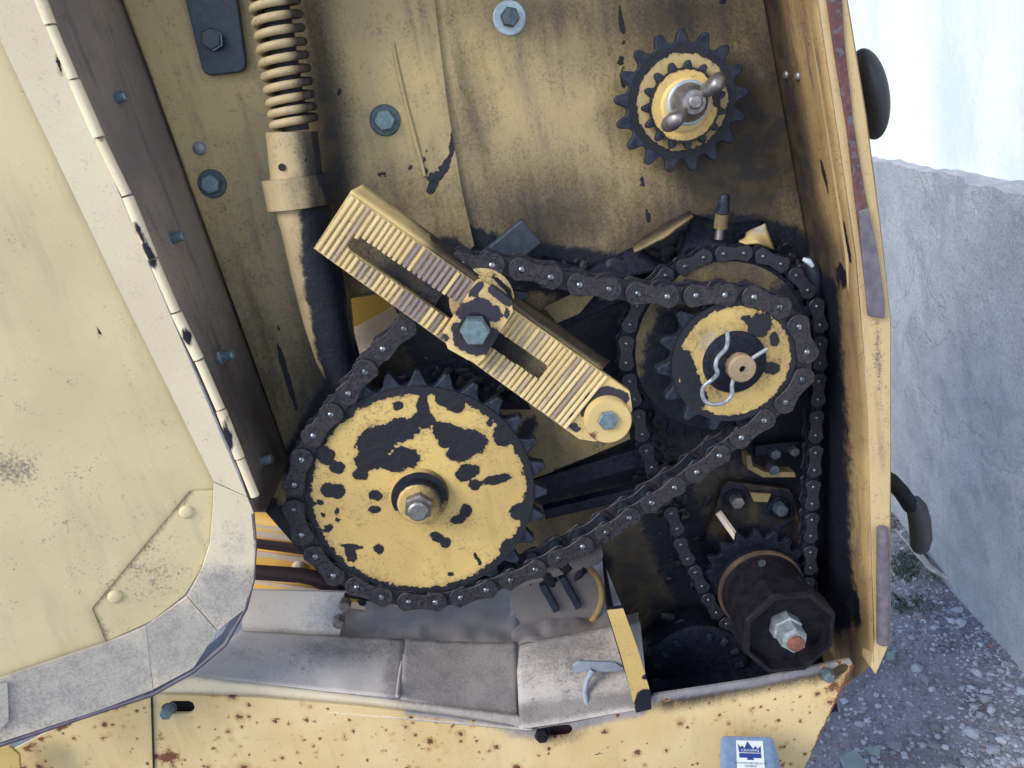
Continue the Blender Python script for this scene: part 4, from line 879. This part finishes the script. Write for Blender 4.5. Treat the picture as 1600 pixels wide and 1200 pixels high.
# bent upper flange of the arm
fa, fb, fcx, fdx = P(548, 300, YA+0.006), P(983, 610, YA+0.006), P(985, 588, YA+0.035), P(560, 284, YA+0.035)
patch('arm_flange', P(547, 300, YA+0.001), P(940, 578, YA+0.001), P(952, 566, YA+0.03), P(566, 290, YA+0.03), 60, 4, M['arm'], ten, 0, fields={'soot_shade': [('l', [(700, 390), (960, 560)], 30, 1.0), ('e', 690, 370, 60, 20, 35, .8)], 'grease': [('l', [(680, 372), (760, 430)], 14, .8), ('e', 600, 306, 8, 5, 30, .9), ('e', 608, 316, 4, 6, 0, .9)], 'chip': []}, th=0.003)
# slot lining (thickness of the plate seen through the slot is the plate itself); clamp block and bolt
blk = [(692, 524), (745, 442), (752, 440), (768, 446), (800, 470), (801, 488), (755, 562), (746, 568), (730, 562), (700, 545)]
cb = pslab('clamp_block', blk, YA-0.016, 0.0145, M['arm'], ten, (), 0.003, bevel=0.0015, fields={'chip': [('l', [(724, 488), (748, 477), (772, 492)], 13, 1.0), ('l', [(716, 515), (722, 535), (745, 545), (770, 525)], 12, 1.0), ('l', [(770, 452), (795, 472)], 8), ('e', 758, 548, 10, 7, 0), ('e', 694, 528, 8, 6, 0), ('l', [(738, 458), (750, 446)], 6), ('e', 792, 490, 5, 8, 0)]})
bolt(ten, 742, 513, YA-0.016, 25, 23.5, 0.013, 'grease', 'zinc', 0.002, 0.5)
cbx = P(948, 652, YA); k = rad(948, 652, YA, 36)
lathe('pivot_boss', cbx, [(0, 0.02), (k, 0.02), (k, -0.010), (k*0.95, -0.0118), (0, -0.0118)], M['arm'], ten, 44, 35, fields={'rust': [('l', [(922, 680), (945, 688), (970, 675)], 4, .8)]})
bolt(ten, 949, 655, YA-0.0115, 0, 16, 0.003, hm='zinc')
# bracket plate and struts behind the arm
br = thing('support_bracket', 'oily yellow bracket plate under the lower end of the tensioner arm', 'bracket', P(900, 720, -0.05))
pslab('bracket_plate', [(790, 560), (880, 620), (982, 655), (985, 686), (870, 735), (800, 760), (770, 700)], -0.030, 0.004, M['oily'], br, (), 0.008, bevel=0.001, fields={'soot_shade': lambda v: 0.25, 'grease': [('l', [(800, 720), (830, 660)], 16, .8), ('l', [(870, 738), (1000, 692)], 7, .9)]})
bar('bracket_bar', P(820, 765, -0.028), P(1000, 712, -0.028), 0.02, 0.010, M['grease'], br, 0.001, Vector((0, 1, 0)))
bar('bracket_bar', P(850, 800, -0.024), P(1020, 760, -0.024), 0.012, 0.014, M['grease'], br, 0.001, Vector((0, 1, 0)))
pslab('wedge_plate', [(850, 480), (905, 455), (930, 460), (905, 490), (870, 505)], -0.045, 0.003, M['oily'], br, (), 0.006, fields={'soot_shade': lambda v: 0.25})
pslab('cross_plate', [(700, 560), (790, 560), (830, 640), (640, 640), (590, 600)], -0.03, 0.004, M['grease'], br)
bar('dark_lug', P(770, 410, -0.02), P(830, 360, -0.02), 0.030, 0.014, M['strap'], br, 0.0015, Vector((0, 1, 0)))
bar('bracket_strut', P(840, 520, -0.030), P(985, 455, -0.030), 0.012, 0.010, M['grease'], br, 0.002, Vector((0, 1, 0)))

# clots of old grease flung on the plates round the chains
def clots():
    base = bmesh.new(); bmesh.ops.create_icosphere(base, subdivisions=2, radius=1); bv = [v.co.copy() for v in base.verts]; bf = [[v.index for v in f.verts] for f in base.faces]; base.free()
    rnd = random.Random(11); vs_, fs = [], []
    runs = [([(850, 425), (980, 440), (1060, 405), (1130, 385), (1215, 395), (1270, 460)], -0.006, 18, 170), ([(1000, 600), (1030, 720), (1095, 900)], -0.006, 26, 120), ([(1300, 480), (1290, 900)], -0.004, 14, 60),
            ([(640, 600), (780, 600)], -0.036, 24, 50), ([(560, 930), (930, 885)], -0.004, 10, 50), ([(1040, 1000), (1150, 1010)], -0.03, 30, 40)]
    for pl, Y, sp, n in runs:
        for _ in range(n):
            k = rnd.randrange(len(pl)-1); f = rnd.random()
            x = pl[k][0]*(1-f)+pl[k+1][0]*f+rnd.gauss(0, sp); y = pl[k][1]*(1-f)+pl[k+1][1]*f+rnd.gauss(0, sp*0.7)
            c = P(x, y, Y); r = 0.0026*math.exp(rnd.gauss(0, 0.5)); r = min(r, 0.007); a = rnd.uniform(0, 6.3); e = rnd.uniform(1.0, 2.4); ph_ = rnd.uniform(0, 50); b0 = len(vs_)
            for v in bv:
                q = v*(1+0.5*noise.noise(v*1.6+Vector((ph_, 0, 0)))); X, Z = q.x*r*e, q.z*r
                vs_.append(c+Vector((X*math.cos(a)-Z*math.sin(a), q.y*r*0.38, X*math.sin(a)+Z*math.cos(a))))
            fs += [tuple(b0+q for q in f_) for f_ in bf]
    me = mesh(vs_, fs); o = own('grease_clots', me, M['clot'], None, 80); tag(o, 'lumps of black grease flung on plates round the chains', 'grease', None, 'stuff')
M['clot'] = simple('old grease clot', (0.006, 0.007, 0.012), (0.022, 0.020, 0.022), 0.4, 0, 220, 0.8, 0.001, 0.3, 0.7)
clots()

# ------------------------------------------------------------------ spare sprocket pair with wing nut (upper right)
Y0 = -0.028
M['oilyl'] = painted('dull yellow disc', (0.44, 0.33, 0.15), (0.36, 0.27, 0.12), 0.7, 0.2)
ss = thing('stored_sprocket', 'pair of pointed tooth sprockets stored on the upper right panel', 'sprocket', P(1064, 158, Y0))
C3 = P(1064, 160, Y0); R3 = rad(1064, 160, Y0, 95)
gear('large_wheel', C3, gear_outline(R3, 17, R3*0.115, 0.15, pointed=True), 0.008, M['tooth'], ss, 0, 0.0012)
c3x, c3z = C3.x, C3.z
me = slab_mesh([C3+Vector((R3*0.86*math.cos(2*pi*q/56), -0.0055, R3*0.86*math.sin(2*pi*q/56))) for q in range(56)], Vector((0, 0.004, 0)), (), 0.004)
paint(me, {'chip': lambda v: max(0, min(1, (math.hypot(v.x-c3x, v.z-c3z)/R3-0.62)/0.24)), 'soot_shade': lambda v: 0.1}); own('large_face', me, M['oilyl'], ss)
C4 = P(1068, 165, Y0-0.014); R4 = rad(1068, 165, Y0-0.014, 59)
gear('small_wheel', C4, gear_outline(R4, 15, R4*0.13, 0.3, pointed=True), 0.008, M['tooth'], ss, 0, 0.0012)
me = slab_mesh([C4+Vector((R4*0.93*math.cos(2*pi*q/56), -0.0055, R4*0.93*math.sin(2*pi*q/56))) for q in range(56)], Vector((0, 0.004, 0)), (), 0.003)
c4x, c4z = C4.x, C4.z
paint(me, {'chip': lambda v: max(field_value([('e', 1124, 150, 12, 26, 0, .9), ('e', 1122, 195, 10, 9, 0, .8)], *pix(v)), max(0, min(1, (math.hypot(v.x-c4x, v.z-c4z)/R4-0.74)/0.26)))}); own('small_face', me, M['yellow'], ss)
C5 = C4+Vector((0, -0.0055, 0)); k = rad(1068, 165, Y0-0.014, 39)
lathe('seat_ring', C5, [(0, 0), (k, 0), (k, -0.002), (k*0.9, -0.004), (k*0.72, -0.004), (0, -0.003)], M['arm'], ss, 40, 35)
wn_ = thing('wing_nut', 'worn steel wing nut on pale washer holding the stored sprockets', 'wing nut', C5)
CW = C5+Vector((0.002, -0.004, 0.002)); k = rad(1085, 165, -0.05, 33)
lathe('washer', CW, [(0, 0), (k, 0), (k, -0.0022), (k*0.95, -0.003), (0, -0.003)], M['pale'], wn_, 36)
k2 = rad(1085, 165, -0.05, 29)
lathe('nut_body', CW+Vector((0, -0.003, 0)), [(0, 0), (k2, 0), (k2*0.97, -0.004), (k2*0.78, -0.012), (k2*0.60, -0.017), (k2*0.36, -0.018), (k2*0.36, -0.021), (k2*0.28, -0.0225), (0, -0.0225)], M['steel'], wn_, 32, 40)
def wing(sgn):
    dirv = Vector((0.86*sgn, 0, 0.50*sgn)); base = CW+Vector((0, -0.010, 0)); v = []; n = 12
    pts = []; rx = []; 
    for i in range(n+1):
        f = i/n; pts.append(base+dirv*(k2*0.30+k2*1.5*f)+Vector((0, -0.016*f**1.3, 0)))
        rx.append(0.0118*(0.55+0.45*min(1, f*1.5))*(1 if f < 0.85 else math.sqrt(max(0.02, 1-((f-0.85)/0.15)**2))))
    me = tube_mesh(pts, rx, 14)
    side = Vector((-dirv.z, 0, dirv.x)).normalized()     # flatten the ear
    for vv in me.vertices:
        q = vv.co-base; h_ = q.dot(side); vv.co -= side*h_*0.36
    return own('ear', me, M['steel'], wn_, 50)
wing(1); wing(-1)

# ------------------------------------------------------------------ torn guard, grease stud, plastic sleeve
tg_ = thing('torn_guard', 'torn and bent yellow guard plate above the rear chain', 'guard', P(1090, 370, -0.03))
def fold(name, px, Y, mat, fields=None, th=0.0025):
    vs_, fs = [], []
    pts = [[P(x, y, Y+dy) for x, y, dy in row] for row in px]
    n = len(pts[0]); 
    for row in pts: vs_ += row
    for j in range(len(pts)-1):
        for i in range(n-1): fs.append((j*n+i, j*n+i+1, (j+1)*n+i+1, (j+1)*n+i))
    me = mesh(vs_, fs); bm = bmesh.new(); bm.from_mesh(me); bmesh.ops.subdivide_edges(bm, edges=bm.edges[:], cuts=4, use_grid_fill=True); bm.to_mesh(me); bm.free()
    for v in me.vertices: v.co += Vector((0, 1, 0.5))*0.0012*noise.noise(v.co*70)
    if fields: paint(me, fields)
    o = own(name, me, mat, tg_, 50); o.modifiers.new('sheet', 'SOLIDIFY').thickness = th; return o
fold('torn_flap', [[(990, 386, 0.0), (1030, 358, 0.0), (1080, 332, 0.0)], [(992, 396, -0.022), (1036, 374, -0.026), (1084, 340, -0.02)]], -0.012, M['oily'], {'soot_shade': [('l', [(985, 386), (1085, 332)], 7, .8)]})
fold('torn_flap', [[(1150, 376, 0.0), (1172, 362, 0.0), (1194, 350, 0.0)], [(1160, 384, -0.022), (1184, 382, -0.020), (1208, 392, -0.004)]], -0.012, M['arm'], {'grease': [('e', 1156, 372, 14, 8, -30, .9)], 'dust': [('e', 1185, 360, 16, 8, -30, .8)]})
fold('guard_web', [[(1080, 334, 0.004), (1130, 352, 0.004), (1190, 345, 0.006)], [(1060, 400, -0.012), (1130, 385, -0.014), (1215, 400, -0.006)]], -0.008, M['grease'])
fold('guard_web', [[(850, 400, 0.004), (920, 420, 0.004), (995, 385, 0.006)], [(840, 440, -0.010), (930, 445, -0.012), (1050, 420, -0.012)]], -0.006, M['grease'])
stt = thing('grease_stud', 'small oily yellow stud standing above the torn guard', 'stud', P(1126, 370, -0.03))
tube('stud_body', [P(1126, 356, -0.03), P(1128, 334, -0.032)], [0.0068, 0.0066], M['oily'], stt, 18, fields={'soot_shade': lambda v: .35})
tube('stud_tip', [P(1129, 333, -0.032), P(1131, 316, -0.033), P(1132, 306, -0.034), P(1132, 303, -0.034)], [0.006, 0.0058, 0.005, 0.003], M['tooth'], stt, 16)
tube('stud_foot', [P(1123, 374, -0.03), P(1125, 357, -0.03)], [0.0042, 0.0042], M['steel'], stt, 14)
slv = tube('plastic_sleeve', [P(1272, 470, -0.03), P(1272, 440, -0.034), P(1270, 420, -0.036), P(1264, 409, -0.036), P(1257, 405, -0.034)], [0.007, 0.007, 0.0065, 0.0055, 0.0035], M['strap'], None, 16)
tag(slv, 'dark curved sleeve end standing right of the rear chain', 'sleeve')
slt = tube('sleeve_glint', [P(1255, 405, -0.044), P(1263, 408, -0.0445), P(1270, 416, -0.0445)], [0.0018, 0.0032, 0.002], M['plastic_glint'], slv, 10)  # white sliver laid on the sleeve as a painted highlight

# ------------------------------------------------------------------ lower bracket, lower shaft
lb = thing('bearing_bracket', 'greasy bearing bracket with two bolts above the lower shaft', 'bracket', P(1185, 850, -0.02))
pslab('bracket_plate', [(1128, 762), (1138, 752), (1232, 764), (1240, 775), (1246, 800), (1262, 880), (1110, 880), (1102, 850)], -0.014, 0.006, M['oily'], lb, (), 0.005, bevel=0.0015, fields={'grease': [('e', 1147, 774, 26, 22, 0, 1.0), ('e', 1215, 788, 30, 26, 0, 1.0), ('e', 1180, 870, 70, 50, 0, 1), ('e', 1105, 860, 20, 30, 0, .8)], 'soot_shade': lambda v: .75})
bolt(lb, 1148, 779, -0.015, 16, 11, 0.010, 'grease', 'steel'); bolt(lb, 1216, 791, -0.015, 16, 11, 0.010, 'grease', 'washer')
bar('gusset', P(1122, 800, -0.024), P(1152, 842, -0.040), 0.006, 0.006, M['cream'], lb, 0.001)
bar('gusset', P(1216, 826, -0.03), P(1238, 812, -0.02), 0.004, 0.006, M['tooth'], lb, 0.001)
pslab('clamp_tab', [(1172, 770), (1205, 772), (1200, 785), (1178, 784)], -0.022, 0.003, M['oily'], lb, bevel=0.0006)
sb = thing('angle_bracket', 'small yellow angle bracket with nuts above the bearing bracket', 'bracket', P(1200, 735, -0.03))
own('angle', slab_mesh([P(x, y, -0.03) for x, y in ((1166, 712), (1174, 712), (1176, 728), (1196, 738), (1242, 738), (1244, 746), (1192, 746), (1168, 733))], Vector((0, 0.016, 0))), M['oily'], sb, bevel=0.0006)
bolt(sb, 1206, 704, -0.02, 12, 9, 0.010, 'grease', 'washer'); bolt(sb, 1236, 700, -0.02, 10, 8, 0.010, 'grease', 'steel'); bolt(sb, 1203, 727, -0.02, 0, 9, 0.012, hm='washer')
bar('nut_tab', P(1178, 702, -0.02), P(1250, 694, -0.02), 0.012, 0.010, M['grease'], sb, 0.001, Vector((0, 1, 0)))

CS = P(1177, 902, YB)
sh = thing('lower_shaft', 'black rusty octagonal cap on the drum of the lower shaft', 'shaft', CS)
RS = rad(1177, 902, YB, 78)
gear('shaft_sprocket', CS, gear_outline(RS, int(round(2*pi*RS/sp2)), sp2*0.3, 0.2, 0.6), 0.007, M['grease'], sh, 0, 0.001)
kk = rad(1190, 925, -0.07, 62)
lathe('collar', CS, [(0, 0.03), (kk*0.75, 0.03), (kk*0.75, -0.006), (kk*1.0, -0.010), (kk*1.04, -0.021), (kk*0.98, -0.025), (0, -0.025)], M['grease'], sh, 48)
lathe('ring', CS, [(0, -0.021), (kk*1.05, -0.021), (kk*1.07, -0.024), (kk*1.05, -0.027), (0, -0.027)], painted('rubbed yellow ring', (0.22, 0.14, 0.075), (0.04, 0.03, 0.025), 0.8, 0.6), sh, 56)
lathe('drum', CS, [(0, -0.025), (kk*1.0, -0.025), (kk*0.97, -0.074), (0, -0.074)], M['drum'], sh, 56)
k8 = rad(1230, 990, -0.15, 76)
lathe('octagon_cap', CS, [(0, -0.070), (k8*0.95, -0.070), (k8, -0.073), (k8*0.99, -0.100), (k8*0.96, -0.1035), (k8*0.88, -0.1035), (k8*0.85, -0.088), (k8*0.3, -0.086), (0, -0.086)], M['drum'], sh, 8, 20, 0.25)
lathe('set_screw', CS+Vector((-0.002, -0.043, kk*0.98)), [(0, 0), (0.004, 0), (0.004, -0.003), (0, -0.003)], M['washer'], sh, 12, 30, axis=(0, -0.2, 1))
k9 = rad(1235, 1000, -0.13, 20)
lathe('stud', CS, [(0, -0.085), (k9*1.15, -0.085), (k9*1.15, -0.098), (k9*1.0, -0.099), (k9*1.0, -0.113), (k9*0.86, -0.117), (k9*0.62, -0.117), (0, -0.117)], M['silver'], sh, 6, 22, 0.3)
lathe('stud_core', CS, [(0, -0.1165), (k9*0.6, -0.1165), (k9*0.6, -0.120), (k9*0.45, -0.1212), (0, -0.1212)], M['rust'], sh, 24)
rl = thing('inner_roller', 'dark greasy roller lying low behind the sill', 'roller', P(1090, 1020, -0.05))
RC = P(1085, 1040, -0.04); k = rad(1085, 1040, -0.04, 75)
lathe('roller_body', RC, [(0, 0.03), (k, 0.03), (k, 0.0), (k*1.05, -0.002), (k*1.05, -0.008), (k*0.98, -0.010), (k*0.7, -0.012), (0, -0.012)], M['grease'], rl, 48)
for q in range(16):
    an = 2*pi*q/16; own('roller_tooth', bar_mesh(RC+Vector((math.cos(an)*k*0.78, -0.012, math.sin(an)*k*0.78)), RC+Vector((math.cos(an)*k*0.95, -0.012, math.sin(an)*k*0.95)), 0.006, 0.006), M['tooth'], rl, bevel=0.001)

# ------------------------------------------------------------------ bumper, lever
YR = -0.06
bmp = thing('rubber_bumper', 'black oval rubber bumper on the outer edge of the frame', 'bumper', P(1335, 148, YR))
cB_ = P(1357, 148, YR); ra = rad(1357, 148, YR, 25); rb = rad(1357, 148, YR, 68)
bdir = (P(1366, 215, YR)-P(1346, 84, YR)).normalized()
me = lathe_mesh([(1.0*math.sin(pi*i/24), -math.cos(pi*i/24)) for i in range(25)], 40)
for v in me.vertices:
    x, y, z = v.co
    sq = lambda q, e: math.copysign(abs(q)**e, q)
    v.co = Vector((x*ra*0.98, z*rb*0.62, y*rb*1.0))
q = Vector((0, 0, -1)).rotation_difference(bdir); me.transform(q.to_matrix().to_4x4()); me.transform(Matrix.Translation(cB_))
own('pad', me, M['rubber'], bmp, 60)
lathe('stem', P(1320, 118, YR), [(0, 0), (0.007, 0), (0.007, -0.02), (0, -0.02)], M['washer'], bmp, 16, 30, axis=(1, 0, 0))
lv = thing('lever', 'dark lever with black grip sticking out right of the frame', 'lever', P(1395, 770, -0.05))
tube('lever_bar', [P(1372, 742, -0.05), P(1392, 752, -0.05), P(1408, 768, -0.05), P(1424, 792, -0.05)], [0.009, 0.009, 0.0085, 0.0085], M['drum'], lv, 14)
gpts = [P(1428, 780, -0.05), P(1432, 792, -0.05), P(1437, 815, -0.05), P(1439, 840, -0.05), P(1437, 855, -0.05), P(1434, 863, -0.05)]
tube('grip', gpts, [0.0065, 0.0105, 0.0115, 0.0115, 0.010, 0.005], M['rubber'], lv, 20, 60)

# ------------------------------------------------------------------ small cast case with a sticker, in front of the sill
zb = P(1124, 1144, -0.150).z
bA = PZ(1126, 1146, zb); bB = PZ(1208, 1148, zb); bC = PZ(1262, 1262, zb)
ex = (bB-bA); wx = ex.length; ex.normalize(); ey = Vector((ex.y, -ex.x, 0)); ey = ey if ey.y < 0 else -ey; ly = 0.14
case = thing('metal_case', 'grey blue metal case with white crown sticker below the sill', 'case', (bA+bB)/2-Vector((0, 0, 0.10)))
top = [bA, bB, bB+ey*ly, bA+ey*ly]
low = [q-Vector((0, 0, 0.10)) + (q-(bA+bB+ey*ly)/2)*0.0 for q in top]
vs_ = top+[bA-ex*0.012-Vector((0, 0, 0.10)), bB+ex*0.012-Vector((0, 0, 0.10)), bB+ex*0.012+ey*ly-Vector((0, 0, 0.10)), bA-ex*0.012+ey*ly-Vector((0, 0, 0.10))]
o = own('case_body', mesh(vs_, [(3, 2, 1, 0), (4, 5, 6, 7), (0, 1, 5, 4), (1, 2, 6, 5), (2, 3, 7, 6), (3, 0, 4, 7)]), M['boxm'], case)
bm = bmesh.new(); bm.from_mesh(o.data); bmesh.ops.recalc_face_normals(bm, faces=bm.faces); bm.to_mesh(o.data); bm.free()
m = o.modifiers.new('bevel', 'BEVEL'); m.width = 0.005; m.segments = 3
sO = PZ(1150, 1157, zb+0.0006); sE = PZ(1192, 1158, zb+0.0006); sw = (sE-sO).length; zt = Vector((0, 0, 0.0003))
S = lambda u, v, k=1: sO+ex*(u*sw)+ey*(v*sw)+zt*k
stk = own('sticker', slab_mesh([S(0, 0), S(1, 0), S(1, 1.75), S(0, 1.75)], Vector((0, 0, -0.0002))), M['paper'], case)
crown = [(0.06, 0.18), (0.16, 0.36), (0.22, 0.24), (0.30, 0.40), (0.42, 0.05), (0.62, 0.42), (0.70, 0.28), (0.80, 0.42), (0.90, 0.26), (0.90, 0.60), (0.10, 0.60)]
own('crown_mark', slab_mesh([S(u, v, 2) for u, v in crown], Vector((0, 0, -0.0002))), M['ink'], stk)
own('crown_band', slab_mesh([S(u, v, 2) for u, v in [(0.10, 0.64), (0.90, 0.64), (0.90, 0.86), (0.60, 0.86), (0.64, 0.96), (0.36, 0.96), (0.41, 0.86), (0.10, 0.86)]], Vector((0, 0, -0.0002))), M['ink'], stk)
def lettering(txt, u, v, size, mat, k):
    cu = bpy.data.curves.new('t', 'FONT'); cu.body = txt; cu.size = size*sw; cu.align_x = 'CENTER'
    ob = bpy.data.objects.new('t', cu); COL.objects.link(ob); bpy.context.view_layer.update()
    me = bpy.data.meshes.new_from_object(ob.evaluated_get(bpy.context.evaluated_depsgraph_get())); bpy.data.objects.remove(ob)
    c = S(u, v, k)
    for w_ in me.vertices: w_.co = c+ex*w_.co.x-ey*w_.co.y
    own('lettering', me, mat, stk)
lettering('CROWN', 0.5, 0.57, 0.17, M['paper'], 3); lettering('CROWN PRODUCTS', 0.5, 1.16, 0.125, M['ink'], 2); lettering('MOBILE', 0.5, 1.30, 0.125, M['ink'], 2)
